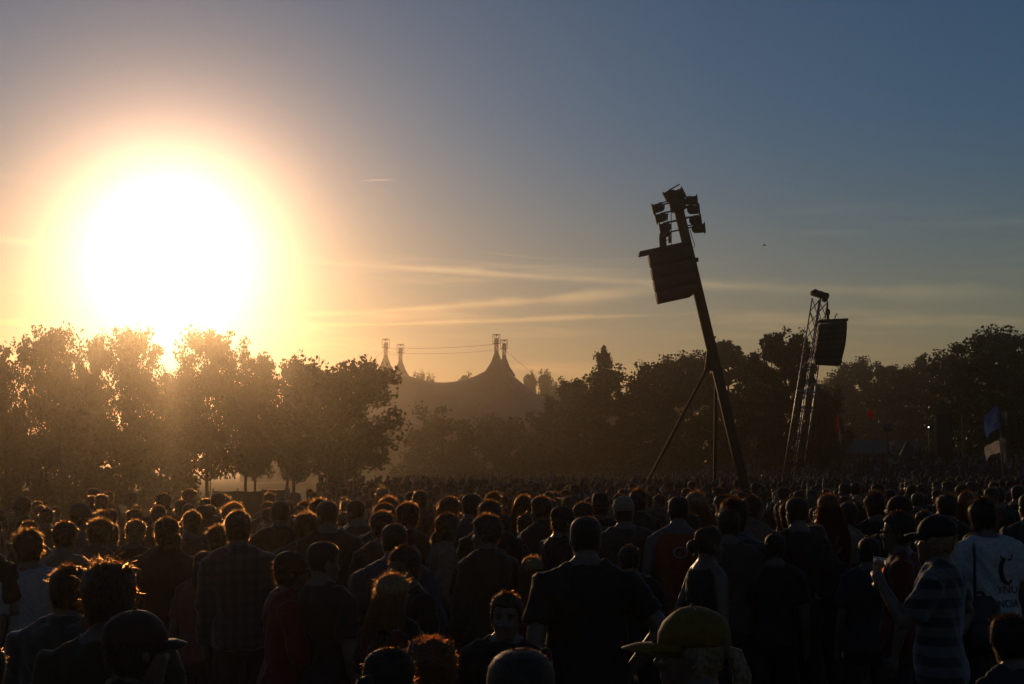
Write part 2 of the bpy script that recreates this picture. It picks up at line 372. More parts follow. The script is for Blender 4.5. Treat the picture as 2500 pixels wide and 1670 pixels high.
G1 = "trees along the edge of the field below the sun"
place_tree(-40, 848, 250, 80, 'maple_b', 0, 0.4, "leafy tree cut off by the edge of the photo below the sun", group=G1)
place_tree(-230, 835, 260, 78, 'maple_a', 0, 0.9, "leafy tree just beyond the photo edge on the sunny side", group=G1)
place_tree(-440, 820, 280, 80, 'maple_b', 0, 2.9, "farther leafy tree well beyond the photo edge on the sunny side", group=G1)
place_tree(112, 804, 240, 76, 'maple_a', 0, 1.1, "broad hazy tree second in from the edge, two tufts on top", group=G1)
place_tree(228, 824, 120, 82, 'maple_b', 0, 2.0, "slim hazy tree with a single pointed tuft between two broad trees", group=G1)
place_tree(322, 804, 210, 74, 'maple_a', 0, 3.3, "broad tree straight under the sun with sky showing through its top", group=G1)
place_tree(508, 810, 235, 76, 'maple_a', 0, 5.0, "broad glowing tree just under and beside the sun, rounded triple top", group=G1)
place_tree(410, 925, 240, 82, 'maple_c', 0, 0.8, "low tree filling the gap between the two trees under the sun", group=G1)
place_tree(622, 862, 150, 80, 'maple_b', 0, 4.1, "small crowned tree stepping down from the glowing trees", group=G1)
place_tree(718, 880, 190, 78, 'maple_b', 0, 5.7, "tree with sky gaps beside the lone spreading tree", group=G1)
place_tree(832, 895, 460, 63, 'maple_c', 0, 2.6, "lone spreading tree with a bare trunk in front of the big top", group=G1)
place_tree(20, 985, 260, 70, 'bush_a', 0, 0.6, "dense low bush at the edge of the photo under the trees", "bush", "bush", G1)
place_tree(210, 1000, 300, 72, 'bush_b', 0, 2.1, "dense low bush below the slim pointed tree", "bush", "bush", G1)
place_tree(390, 1010, 300, 73, 'bush_a', 0, 3.9, "dense low bush below the tree under the sun", "bush", "bush", G1)
place_tree(185, 930, 260, 84, 'maple_c', 0, 4.4, "low tree filling the gap behind the slim pointed tree", group=G1)
place_tree(600, 935, 240, 84, 'maple_c', 0, 5.3, "low tree filling the gap right of the glowing trees", group=G1)
G2 = "trees around the big top"
place_tree(1075, 1020, 250, 112, 'bush_a', 1, 1.9, "round bush in front of the big top beside the spreading tree", "bush", "bush", G2)
place_tree(1225, 1022, 240, 118, 'bush_b', 1, 0.4, "bush below the seam of the big top", "bush", "bush", G2)
place_tree(1345, 1000, 230, 116, 'bush_a', 1, 3.0, "bush below the eave end of the big top", "bush", "bush", G2)
for px, top, w, k, r, lb in ((1022, 912, 70, 'maple_a', 0.3, "small treetop showing over the big top's sag near its first masts"), (1052, 926, 60, 'tall_b', 1.3, "tiny treetop lowest over the big top's sag"),
                             (1128, 917, 80, 'tall_a', 2.2, "feathery treetop peeping over the sag of the big top"), (1297, 912, 60, 'tall_a', 4.0, "narrow treetop just past the big top's outer slope"),
                             (1335, 914, 90, 'tall_b', 5.0, "ragged small tree beside the foot of the guy rope")):
    place_tree(px, top, w, 262, k, 1, r, lb, group=G2)
G3 = "trees behind the two sound towers"
place_tree(1395, 930, 150, 128, 'tall_a', 1, 0.2, "pale birch like tree at the start of the dark wood", group=G3)
place_tree(1478, 850, 110, 118, 'cone_a', 1, 1.0, "thin tree whose tip stands alone above the dark wood", group=G3)
place_tree(1470, 905, 260, 112, 'tall_b', 1, 2.0, "rounded dark tree below the lone thin tip", group=G3)
place_tree(1600, 884, 250, 112, 'tall_b', 1, 3.0, "rounded dark tree behind the leaning mast's long strut", group=G3)
place_tree(1690, 870, 230, 108, 'tall_b', 1, 4.4, "dark tree right against the leaning mast", group=G3)
place_tree(1785, 832, 200, 104, 'tall_a', 1, 5.2, "tall dark tree just past the leaning mast", group=G3)
place_tree(1855, 893, 170, 118, 'tall_a', 1, 0.9, "lower tree between the leaning mast and the twin topped tree", group=G3)
place_tree(1885, 812, 170, 88, 'tall_a', 1, 2.5, "dark twin topped tree, nearer stem, behind the lattice tower", group=G3)
place_tree(1945, 816, 140, 89, 'tall_a', 1, 1.4, "dark twin topped tree, farther stem, touching the lattice tower", group=G3)
place_tree(2015, 955, 150, 86, 'maple_c', 1, 3.6, "low dark tree below the hanging curved speaker", group=G3)
place_tree(2085, 884, 200, 175, 'tall_b', 1, 2.9, "hazy far tree seen past the curved speaker", group=G3)
place_tree(2165, 892, 110, 165, 'tall_a', 1, 0.1, "hazy narrow tree in the dip of the skyline", group=G3)
place_tree(2255, 866, 100, 155, 'cone_a', 1, 1.7, "pointed far tree rising from the skyline dip", group=G3)
place_tree(2225, 900, 210, 140, 'tall_b', 1, 4.8, "round dark tree in front of the pointed far tree", group=G3)
place_tree(2330, 868, 220, 110, 'tall_b', 1, 0.7, "dark tree stepping up to the big wood edge", group=G3)
place_tree(2415, 816, 330, 96, 'tall_b', 1, 1.9, "biggest dark tree of the wood edge by the flags", group=G3)
place_tree(2530, 816, 300, 92, 'tall_b', 1, 3.5, "dark tall tree cut off by the photo edge above the flags", group=G3)
G4 = "distant wood closing the skyline"
rw = random.Random(5)
wood_lb = ["distant wood tree in the gap between spreading tree and big top", "distant wood tree behind the end of the big top", "distant wood tree left of the thin lone tip", "distant wood tree behind the long strut",
           "distant wood tree behind the foot of the leaning mast", "distant wood tree between mast and lattice tower", "distant wood tree under the curved speaker", "distant wood tree in the middle of the skyline dip",
           "distant wood tree below the pointed far tree", "distant wood tree behind the blue flag"]
for i, px in enumerate((960, 1360, 1430, 1560, 1680, 1820, 2030, 2140, 2280, 2440)):
    place_tree(px, rw.uniform(935, 965) + (40 if px < 1000 else 0), 240, 235 + 10 * (i % 3), 'tall_b', 1, i * 1.3, wood_lb[i], group=G4)
# ------------------------------------------------------------------ the big top
def canvas_mat():
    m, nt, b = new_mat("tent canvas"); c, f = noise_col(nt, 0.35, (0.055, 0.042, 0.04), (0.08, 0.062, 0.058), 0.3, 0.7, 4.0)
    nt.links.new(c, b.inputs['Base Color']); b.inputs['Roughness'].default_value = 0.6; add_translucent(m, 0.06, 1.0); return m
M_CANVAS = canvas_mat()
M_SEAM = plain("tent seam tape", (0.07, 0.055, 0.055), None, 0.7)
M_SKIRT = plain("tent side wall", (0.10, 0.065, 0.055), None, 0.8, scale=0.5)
M_BALL = plain("frosted beacon ball", (0.22, 0.22, 0.23), (0.30, 0.30, 0.31), 0.3)
def big_top():
    # four masts on a rectangle; tension surface found by relaxation between eave, masts and ridge cables
    tops = [(1212, 817, 200.0), (942, 828, 207.0), (978, 841, 215.5), (1231, 830, 208.0)]        # mast cage tops: photo place and range
    P = [at(*t) for t in tops]; base = empty("big_top_tent", ((P[0].x + P[2].x) / 2, 208, gz(-9, 208)))
    tag(base, "grey circus style big top with four masts behind the trees", "tent")
    bx, by, bz = base.location
    m = [np.array([p.x - bx, p.y - by, p.z - bz]) for p in P]
    ax = m[0] - m[1]; ax[2] = 0; ax /= np.linalg.norm(ax); ay = np.array([-ax[1], ax[0], 0.0])
    peak = [p[2] - 2.30 for p in m]
    loc = [(p.dot(ax), p.dot(ay)) for p in m]
    nx, ny, hx, hy = 121, 61, 26.0, 15.0
    X = np.linspace(-hx, hx, nx); Y = np.linspace(-hy, hy, ny); GX, GY = np.meshgrid(X, Y)
    rho = np.maximum(np.abs(GX) / hx, np.abs(GY) / hy); corner = (np.abs(GX) / hx) ** 4 + (np.abs(GY) / hy) ** 4
    eave = 8.2 - bz * 0
    Z = np.full((ny, nx), eave + 2.0); fixed = np.zeros((ny, nx), bool)
    fixed[0, :] = fixed[-1, :] = fixed[:, 0] = fixed[:, -1] = True; Z[fixed] = eave
    Z[0, :] -= 0.5 * np.sin(np.linspace(0, math.pi * 6, nx)) ** 2; Z[-1, :] = Z[0, :]
    def fix(x, y, z):
        i = int(round((y + hy) / (2 * hy) * (ny - 1))); j = int(round((x + hx) / (2 * hx) * (nx - 1)))
        Z[i, j] = z; fixed[i, j] = True
    for (a, b, sag) in ((0, 1, 3.0), (2, 3, 2.9), (1, 2, 0.35), (0, 3, 0.3)):
        for t in np.linspace(0, 1, 70):
            x = loc[a][0] * (1 - t) + loc[b][0] * t; y = loc[a][1] * (1 - t) + loc[b][1] * t
            s = 1 - abs(2 * t - 1) ** 2.3
            fix(x, y, peak[a] * (1 - t) + peak[b] * t - sag * s - 1.55)
    for k in range(4): fix(loc[k][0], loc[k][1], peak[k] - 1.5)
    for k, sg in ((0, 1), (3, 1), (1, -1), (2, -1)):              # hip lines out to the eaves
        for u in np.linspace(0.02, 1, 60):
            x = loc[k][0] + sg * u * (hx - abs(loc[k][0])); y = loc[k][1] * (1 + 0.15 * u)
            fix(x, y, eave + (peak[k] - 1.75 - eave) * (1 - u) ** 2.0)
    for it in range(1500):
        Zn = Z.copy(); Zn[1:-1, 1:-1] = 0.25 * (Z[:-2, 1:-1] + Z[2:, 1:-1] + Z[1:-1, :-2] + Z[1:-1, 2:]) + 0.0006
        Z = np.where(fixed, Z, Zn)
    V = GX[..., None] * ax + GY[..., None] * ay; V[..., 2] = Z
    i = np.arange(nx * ny).reshape(ny, nx); q = np.stack([i[:-1, :-1], i[:-1, 1:], i[1:, 1:], i[1:, :-1]], -1).reshape(-1, 4)
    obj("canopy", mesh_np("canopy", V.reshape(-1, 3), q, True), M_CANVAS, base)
    w = lambda x, y, z: x * ax + y * ay + np.array([0, 0, z])
    # collars: the steep cones round the mast heads
    for k in range(4):
        cx, cy = loc[k]; mb = MB(); seg = 16; prof = [(0.22, peak[k] + 0.03), (0.42, peak[k] - 0.6), (0.80, peak[k] - 1.6), (1.05, peak[k] - 2.0), (1.45, peak[k] - 2.62), (1.7, peak[k] - 3.0)]
        v = [w(cx + r * math.cos(2 * math.pi * a / seg), cy + r * math.sin(2 * math.pi * a / seg), z) for r, z in prof for a in range(seg)]
        qq = [(r * seg + a, r * seg + (a + 1) % seg, (r + 1) * seg + (a + 1) % seg, (r + 1) * seg + a) for r in range(len(prof) - 1) for a in range(seg)]
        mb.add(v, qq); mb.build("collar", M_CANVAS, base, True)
    # seam bands running down from the masts
    for k, (dx, dy) in ((0, (0.05, -1)), (1, (-0.1, -1)), (0, (1, -0.5)), (1, (-1, -0.5))):
        pts = []
        for t in np.linspace(0.02, 1, 30):
            x = loc[k][0] + dx * t * (hy + loc[k][1]) * 0.98; y = loc[k][1] + dy * t * (hy + loc[k][1]) * 0.98
            jx = min(nx - 1.001, max(0, (x + hx) / (2 * hx) * (nx - 1))); iy = min(ny - 1.001, max(0, (y + hy) / (2 * hy) * (ny - 1)))
            i0, j0 = int(iy), int(jx); fy, fx = iy - i0, jx - j0
            z = Z[i0, j0] * (1 - fy) * (1 - fx) + Z[i0 + 1, j0] * fy * (1 - fx) + Z[i0, j0 + 1] * (1 - fy) * fx + Z[i0 + 1, j0 + 1] * fy * fx
            pts.append(w(x, y, z + 0.05))
        MB().tube(pts, 0.32, 6, True, (0.2, 1.0)).build("seam_band", M_SEAM, base, True)
    # side walls
    mb = MB(); n = 40
    for (x0, y0, x1, y1) in ((-hx, -hy, hx, -hy), (hx, -hy, hx, hy), (hx, hy, -hx, hy), (-hx, hy, -hx, -hy)):
        pts = [((x0 + (x1 - x0) * t) * 0.985, (y0 + (y1 - y0) * t) * 0.985) for t in np.linspace(0, 1, n)]
        v = []
        for kk, (x, y) in enumerate(pts):
            r = 0.12 * math.sin(kk * 1.9); v += [w(x, y + r, 0), w(x, y, 8.1 - 0.5 * 0.2)]
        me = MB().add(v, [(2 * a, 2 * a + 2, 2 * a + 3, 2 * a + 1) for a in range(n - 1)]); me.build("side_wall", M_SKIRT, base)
    # masts: lattice, cage and beacon ball
    for k in range(4):
        cx, cy = loc[k]; zt = m[k][2]; mb = MB()
        for sx in (-.19, .19):
            for sy in (-.19, .19): mb.tube([w(cx + sx, cy + sy, 0), w(cx + sx, cy + sy, peak[k] + 1.0)], 0.045, 6)
        z = peak[k] - 1.5; fl = 1
        while z < peak[k] + 0.9:
            for (s1, s2) in (((-.19, -.19), (.19, -.19)), ((-.19, .19), (.19, .19)), ((-.19, -.19), (-.19, .19)), ((.19, -.19), (.19, .19))):
                a, b = (s1, s2) if fl > 0 else (s2, s1)
                mb.tube([w(cx + a[0], cy + a[1], z), w(cx + b[0], cy + b[1], z + 0.45)], 0.035, 5); mb.tube([w(cx + s1[0], cy + s1[1], z), w(cx + s2[0], cy + s2[1], z)], 0.035, 5)
            z += 0.45; fl = -fl
        mb.box(w(cx, cy, peak[k] + 1.1), 0.5, 0.5, 0.12, ax, ay)
        mast = mb.build("mast", M_STEEL, base)
        zb = zt - 1.28; mb = MB(); hw = 0.44; hh = zt - zb
        fr = [(-hw, zb), (hw, zb), (hw, zt), (-hw, zt)]
        for sy in (-0.25, 0.25):
            for a in range(4): p, p2 = fr[a], fr[(a + 1) % 4]; mb.tube([w(cx + p[0], cy + sy, p[1]), w(cx + p2[0], cy + sy, p2[1])], 0.04, 6)
        for p in fr: mb.tube([w(cx + p[0], cy - 0.25, p[1]), w(cx + p[0], cy + 0.25, p[1])], 0.05, 6)
        mb.tube([w(cx, cy, peak[k] + 1.1), w(cx, cy, zb)], 0.09, 6)
        mb.tube([w(cx, cy, zt), w(cx, cy, zt - 0.28)], [0.22, 0.05], 8)
        mb.build("lamp_cage", M_STEEL, mast)
        MB().ball(w(cx, cy, zb + 0.48), 0.36, seg=16, rings=10).build("beacon_ball", M_BALL, mast, True)
    # guys between the mast heads and down to the ground
    def guy(a, b, sag):
        pts = [a * (1 - t) + b * t - np.array([0, 0, sag * math.sin(math.pi * t)]) for t in np.linspace(0, 1, 12)]
        MB().tube(pts, 0.022, 5).build("guy_rope", M_GUY, base)
    h = lambda k, dz: w(loc[k][0], loc[k][1], peak[k] + dz)
    guy(h(1, 0.95), h(0, 0.95), 0.25); guy(h(2, 0.95), h(3, 0.95), 0.3); guy(h(1, 0.9), h(2, 0.9), 0.5)
    guy(h(3, 0.9), w(loc[3][0] + 24, loc[3][1] + 2, 0.3), 0.3); guy(h(1, 0.9), w(loc[1][0] - 24, loc[1][1] - 2, 0.3), 0.3)
big_top()

# ------------------------------------------------------------------ leaning sound mast with lamps
def leaning_mast():
    D = 42.0; A = at(1648, 476, D); B = at(1739, 858, D); d = (A - B).normalized()
    foot = B - d * (B.z / d.z); X = Vector((d.z, 0, -d.x)); Yv = Vector((0, 1, 0))
    base = empty("leaning_mast", (foot.x, D, 0.0)); off = Vector((-foot.x, -D, 0)); tag(base, "dark steel sound mast leaning over the crowd on long struts", "mast")
    L = lambda v: v + off
    c = (A + B) / 2; MB().box(L(c), 0.28, 0.28, (A - B).length + 0.1, X, Yv, d, bev=0.02).build("mast_beam", M_STEEL, base)
    c = (B + foot) / 2; MB().box(L(c), 0.27, 0.27, (B - foot).length, X, Yv, d, bev=0.02).build("lower_beam", M_STEEL, base)
    j = B - d * 0.1
    g = MB(); v = [L(j + Yv * s + p) for s in (-.1, .1) for p in (X * -0.13 + d * 0.2, X * -0.13 - d * 0.45, X * -0.36 - d * 0.42)]
    g.add(v, [(0, 3, 4, 1), (1, 4, 5, 2), (2, 5, 3, 0)], [(0, 1, 2), (3, 5, 4)]).build("gusset", M_STEEL, base)
    for (px, dd) in ((1497, 39.5), (1742, 45.2)):
        f = at(px, 1220, dd); f.z = 0; s0 = j - d * 0.4 + X * (-0.3 if px < 1600 else 0.0)
        MB().box(L((s0 + f) / 2), 0.085, 0.085, (s0 - f).length, *frame(s0 - f)).build("strut", M_STEEL, base)
        MB().box(L(f + Vector((0, 0, 0.05))), 0.6, 0.6, 0.1).build("foot_plate", M_STEEL, base)
    MB().box(L(foot + Vector((0, 0, 0.08))), 1.4, 1.4, 0.16, bev=0.03).build("base_plate", M_STEEL, base)
    # cross arms that carry the lamps, and a small bracket lower down
    for py in (492, 512, 536, 560):
        p = B + d * ((py - 858) / (476 - 858) * (A - B).length); MB().tube([L(p - X * 0.55), L(p + X * 0.55)], 0.025, 6).build("cross_arm", M_STEEL, base)
    p = B + d * (A - B).length * 0.575; MB().box(L(p + X * 0.18), 0.1, 0.1, 0.12).build("clamp", M_STEEL, base)
    cap = MB(); cap.box(L(A + d * 0.02), 0.5, 0.5, 0.16, X, Yv, d, bev=0.04); cap.box(L(A - d * 0.25), 0.46, 0.42, 0.5, X, Yv, d, bev=0.05); cap.build("head_block", M_STEEL, base)
    # speaker hung off the mast
    U = d; t0 = at(1570, 619, D - 0.35); t1 = at(1668, 598, D - 0.35); Rv = (t1 - t0).normalized(); Uv = Vector((-Rv.z, 0, Rv.x))
    sp = empty("hanging_speaker", (foot.x, D, 0)); tag(sp, "blocky stack of loudspeaker cabinets hung on the leaning mast", "loudspeaker", "hung loudspeakers")
    MB().box(L((t0 + t1) / 2), (t1 - t0).length + 0.25, 0.7, 0.085, Rv, Yv, Uv, bev=0.01).build("fly_bar", M_STEEL, sp)
    tops = [(624, 652), (655, 683), (684.5, 712), (713, 741)]
    for i, (y0, y1) in enumerate(tops):
        t = (y0 + y1) / 2
        lx = 1582.5 + (t - 622) * (1606 - 1582) / 119.0
        pl = at(lx, t, D - 0.35); w = 1.22; hgt = (y1 - y0) / F * D * 0.985
        cc = pl + Rv * w / 2 + Vector((0, 0.0, 0))
        tilt = Rv; mb = MB()
        front, back = 0.62, 0.45; vv = []
        if i == 3:
            mb.box(L(cc - Rv * 0.12), w - 0.24, 0.66, hgt, Rv, Yv, Uv, bev=0.012)
            mb.add([L(cc + Rv * (w / 2 - 0.24) + Uv * hgt / 2 + Yv * s) for s in (-.33, .33)] + [L(cc + Rv * (w / 2 - 0.24) - Uv * hgt / 2 + Yv * s) for s in (-.33, .33)] + [L(cc + Rv * (w / 2 + 0.02) + Uv * hgt / 2 + Yv * s) for s in (-.33, .33)] + [L(cc + Rv * (w / 2 + 0.02) - Uv * 0.05 + Yv * s) for s in (-.33, .33)],
                   [(0, 1, 5, 4), (2, 6, 7, 3), (4, 5, 7, 6), (0, 4, 6, 2), (1, 3, 7, 5)])
        else: mb.box(L(cc), w, 0.66, hgt, Rv, Yv, Uv, bev=0.012)
        cab = mb.build("cabinet", M_BLACK, sp)
        MB().box(L(cc - Yv * 0.335), w * 0.96, 0.012, hgt * 0.95, Rv, Yv, Uv).build("grille", M_GRILLE, cab)
    lk = MB()
    for q in (0.25, 0.9): lk.box(L(at(1600 + 80 * q, 690, D - 0.02)), 0.03, 0.02, 1.1, Rv, Yv, Uv)
    hang = MB(); e0 = t1 - Rv * 0.35; ph = B + d * (A - B).length * 0.80
    for s in (0, 0.22): hang.tube([L(e0 - Rv * s + Uv * 0.03), L(ph - X * (0.25 + s * 0.4) + Yv * -0.2 + d * 0.5)], 0.012, 5)
    hang.tube([L(t0 + Rv * 0.45), L(at(1625, 588, D - .3)), L(at(1640, 580, D - .2))], 0.014, 5)
    hang.build("hang_wire", M_CABLE, sp)
    # lamps
    lamps = [((1606, 508), -1, 0.05, 0.30, "lamp highest on the speaker side of the leaning mast"), ((1613, 532), -1, 0.02, 0.29, "lamp second down on the speaker side of the leaning mast"), ((1622, 556), -1, 0.0, 0.28, "lamp third down on the speaker side of the leaning mast"),
             ((1689, 490), 1, 0.12, 0.30, "lamp highest on the free side of the leaning mast"), ((1695, 512), 1, 0.12, 0.29, "lamp second down on the free side of the leaning mast"), ((1700, 538), 1, 0.1, 0.28, "lamp third down on the free side of the leaning mast"), ((1706, 558), 1, 0.12, 0.32, "lamp lowest on the free side of the leaning mast"),
             ((1632, 477), -1, 0.35, 0.26, "lamp tucked under the cap of the leaning mast"), ((1660, 473), 1, -0.25, 0.26, "lamp lying over the cap of the leaning mast")]
    for (px, py), s, tl, ln, lb in lamps:
        c = at(px, py, D); ax_ = (Rv * s - Uv * tl).normalized(); o = empty("stage_lamp", (c.x, D, c.z)); tag(o, lb, "stage lamp", "lamps on the leaning mast")
        k = MB(); k.tube([-ax_ * 0.20, -ax_ * 0.15, -ax_ * 0.02, ax_ * (ln - 0.16)], [0.06, 0.12, 0.135, 0.135], 12, True); k.build("lamp_body", M_STEEL, o, True)
        f = MB(); f.box(ax_ * (ln - 0.15), 0.32, 0.32, 0.015, *frame(ax_)); f.tube([ax_ * (ln - 0.165), ax_ * (ln - 0.135)], 0.125, 12); f.build("colour_frame", M_STEEL, o)
        y = MB(); y.tube([Vector((0, -0.14, 0)), Vector((0, -0.14, 0)) + Uv * 0.13 - ax_ * 0.05, Vector((0, 0.14, 0)) + Uv * 0.13 - ax_ * 0.05, Vector((0, 0.14, 0))], 0.014, 5)
        y.tube([Uv * 0.13 - ax_ * 0.05, Uv * 0.12 - ax_ * 0.42], 0.02, 6); y.box(-ax_ * 0.16 + Uv * 0.02, 0.1, 0.12, 0.12); y.build("yoke", M_STEEL, o)
    mh = at(1622, 585, D - 0.1); o = empty("moving_lamp", (mh.x, D - 0.1, mh.z)); tag(o, "larger moving head lamp standing on the speaker's fly bar", "stage lamp", "lamps on the leaning mast")
    MB().box((0.02, 0, 0.15), 0.34, 0.3, 0.14, Rv, Yv, Uv, bev=0.03).build("lamp_head", M_STEEL, o)
    MB().box((-0.05, 0, -0.06), 0.2, 0.24, 0.34, (1, 0, 0.05), (0, 1, 0), (-.05, 0, 1), bev=0.03).build("lamp_body", M_STEEL, o)
    MB().box((0.16, 0, 0.0), 0.08, 0.2, 0.2, bev=0.02).build("yoke", M_STEEL, o)
    cb = MB(); cb.tube([L(at(1684, 560, D - .2)), L(at(1690, 580, D - .2)), L(at(1697, 600, D - .2)), L(at(1692, 606, D - .2)), L(at(1684, 606, D - .2)), L(at(1683, 590, D - .2))], 0.012, 5); cb.build("loose_cable", M_CABLE, base)
def frame(axis):
    z = Vector(axis).normalized(); a = Vector((0, 1, 0)) if abs(z.y) < 0.9 else Vector((1, 0, 0)); x = a.cross(z).normalized(); return x, z.cross(x), z
leaning_mast()

# ------------------------------------------------------------------ lattice tower with a curved speaker
M_LACE = plain("weathered grey tube", (0.03, 0.03, 0.03), (0.055, 0.055, 0.055), 0.6, 0.2)
def lattice_tower():
    D = 48.0; tops = [(1983, 728), (2000, 734), (2004, 727), (2020, 738)]; bots = [(1908, 1185), (1929, 1190), (1936, 1185), (1957, 1190)]
    dep = [0.0, -0.26, 0.26, 0.02]
    T = [at(*t, D + k) for t, k in zip(tops, dep)]; Bq = [at(*t, D + k) for t, k in zip(bots, dep)]
    feet = []
    for t, b in zip(T, Bq):
        d = b - t; g = gz(b.x, b.y); k = (g - t.z) / d.z; feet.append(t + d * k)
    cf = sum(feet, Vector()) / 4; base = empty("lattice_tower", (cf.x, cf.y, cf.z)); tag(base, "leaning square aluminium lattice tower with glinting chords", "tower")
    off = -cf; L = lambda v: v + off
    for t, f in zip(T, feet): MB().tube([L(t), L(f)], 0.024, 8).build("chord", M_ALU, base, True)
    n = 17
    for (a, b) in ((0, 1), (1, 3), (0, 2), (2, 3)):
        mb = MB()
        for i in range(n):
            t0, t1 = i / n, (i + 1) / n; pa = lambda t: T[a] * (1 - t) + feet[a] * t; pb = lambda t: T[b] * (1 - t) + feet[b] * t
            if (a, b) in ((0, 1), (1, 3)): mb.tube([L(pa(t0)), L(pb(t1))], 0.0145, 5); mb.tube([L(pb(t0)), L(pa(t1))], 0.0145, 5)
            else: mb.tube([L(pa(t0) if i % 2 else pb(t0)), L(pb(t1) if i % 2 else pa(t1))], 0.0145, 5)
            if i % 6 == 5: mb.tube([L(pa(t1)), L(pb(t1))], 0.02, 6)
        mb.build("lacing", M_LACE, base)
    mb = MB()
    for i in (1,):
        pass
    t = 0.395
    ring = [T[k] * (1 - t) + feet[k] * t for k in (0, 1, 3, 2)]
    for k in range(4): mb.tube([L(ring[k]), L(ring[(k + 1) % 4])], 0.03, 6)
    mb.build("joint_collar", M_ALU, base)
    hd = at(2001, 719, D); X = Vector((0.95, 0, -0.31)).normalized(); Z = Vector((0.31, 0, 0.95)).normalized()
    k = MB(); k.box(L(hd), 0.56, 0.55, 0.16, X, (0, 1, 0), Z, bev=0.03); k.box(L(hd + X * 0.22 - Z * 0.1), 0.16, 0.3, 0.16, X, (0, 1, 0), Z, bev=0.02)
    for s in (-0.2, 0.0, 0.2): k.tube([L(hd + X * s + Vector((0, -0.3, 0.04))), L(hd + X * s + Vector((0, 0.3, 0.04)))], 0.05, 8)
    k.tube([L(hd - X * 0.32), L(hd + X * 0.33)], 0.03, 6); k.build("head_block", M_STEEL, base)
    hoist = MB(); h = at(2021, 762, D - 0.45); hoist.tube([L(at(2021, 736, D - .3)), L(h + Vector((0, 0, 0.12)))], 0.018, 6); hoist.ball(L(h), 0.085, 0.085, 0.12); hoist.tube([L(h - Vector((0, 0, .1))), L(h - Vector((0, 0, .3)))], 0.05, 6)
    hoist.build("chain_hoist", M_STEEL, base, True)
    # curved speaker
    D2 = D - 0.5; sp = empty("curved_speaker", (cf.x, cf.y, cf.z)); tag(sp, "tall curved loudspeaker array hung beside the lattice tower", "loudspeaker", "hung loudspeakers")
    b0, b1 = at(1998, 785, D2), at(2067, 782, D2); Rv = (b1 - b0).normalized(); bb = MB().box(L((b0 + b1) / 2), (b1 - b0).length, 0.5, 0.09, Rv, (0, 1, 0), Vector((-Rv.z, 0, Rv.x)), bev=0.012)
    bb.tube([L(at(2038, 778, D2)), L(at(2040, 771, D2)), L(at(2044, 766, D2))], 0.02, 6); bb.build("fly_bar", M_STEEL, sp)
    left = [(2000, 792), (1999, 806), (1997.5, 820), (1995.5, 834), (1993, 848), (1990, 862), (1988, 876), (1992, 890)]
    right = [(2064, 787), (2064, 801), (2063, 815), (2062, 829), (2060, 843), (2057, 857), (2053.5, 871), (2048.5, 893)]
    n = 7
    def lerp(pts, t):
        f = t * (len(pts) - 1); i = min(int(f), len(pts) - 2); u = f - i; return tuple(pts[i][k] * (1 - u) + pts[i + 1][k] * u for k in (0, 1))
    for i in range(n):
        a0, a1, b0, b1 = (at(*lerp(left, i / n + .002), D2), at(*lerp(left, (i + 1) / n - .001), D2), at(*lerp(right, i / n + .002), D2), at(*lerp(right, (i + 1) / n - .001), D2))
        mb = MB(); v = [L(p + Vector((0, s, 0))) for s in (-.24, .24) for p in (a0, b0, b1, a1)]
        mb.add(v, [(0, 1, 2, 3), (4, 7, 6, 5), (0, 4, 5, 1), (1, 5, 6, 2), (2, 6, 7, 3), (3, 7, 4, 0)])
        cab = mb.build("cabinet", M_BLACK, sp)
        c = (a0 + b0 + b1 + a1) / 4; MB().box(L(c + Vector((0, -.246, 0))), (b0 - a0).length * 0.94, 0.01, (a0 - a1).length * 0.94, (b0 - a0).normalized(), (0, 1, 0), (a0 - a1).normalized()).build("grille", M_GRILLE, cab)
lattice_tower()
# ------------------------------------------------------------------ people
def eval_mesh(me, mods, name):
    """a mesh run through remesh and smooth, so the figure is one continuous surface"""
    o = bpy.data.objects.new("tmp", me); COL.objects.link(o)
    for typ, kw in mods:
        m = o.modifiers.new(typ, typ)
        for k, v in kw.items(): setattr(m, k, v)
    dg = bpy.context.evaluated_depsgraph_get(); out = bpy.data.meshes.new_from_object(o.evaluated_get(dg)); out.name = name
    bpy.data.objects.remove(o); return out
def co(me):
    a = np.empty(len(me.vertices) * 3, np.float32); me.vertices.foreach_get("co", a); return a.reshape(-1, 3)
def set_co(me, a): me.vertices.foreach_set("co", np.asarray(a, np.float32).ravel()); me.update()
def smooth_shade(me): me.polygons.foreach_set("use_smooth", np.ones(len(me.polygons), bool)); me.update()
def rings_loft(mb, rings, seg=20, ex=2.3):
    """closed loft of oval rings (cx, cy, cz, rx, ry_front, ry_back)"""
    v = []; q = []; t = []
    for (cx, cy, cz, rx, rf, rb) in rings:
        for k in range(seg):
            a = 2 * math.pi * k / seg; c, s = math.cos(a), math.sin(a)
            x = math.copysign(abs(c) ** (2 / ex), c) * rx; y = math.copysign(abs(s) ** (2 / ex), s); y *= rf if y > 0 else rb
            v.append((cx + x, cy + y, cz))
    n = len(rings)
    for i in range(n - 1):
        for k in range(seg): q.append((i * seg + k, i * seg + (k + 1) % seg, (i + 1) * seg + (k + 1) % seg, (i + 1) * seg + k))
    v += [tuple(rings[0][:3]), tuple(rings[-1][:3])]
    for k in range(seg): t.append((n * seg, (k + 1) % seg, k)); t.append((n * seg + 1, (n - 1) * seg + k, (n - 1) * seg + (k + 1) % seg))
    mb.add(v, q, t)
HEAD_RINGS = [(-.118, .024, .070, -.030), (-.108, .040, .084, -.005), (-.085, .053, .089, .030), (-.055, .063, .087, .062), (-.025, .069, .084, .083), (.005, .0725, .083, .094),
              (.030, .0745, .090, .099), (.055, .0745, .089, .100), (.080, .069, .080, .093), (.098, .056, .062, .076), (.110, .038, .042, .052), (.1165, .016, .018, .022)]
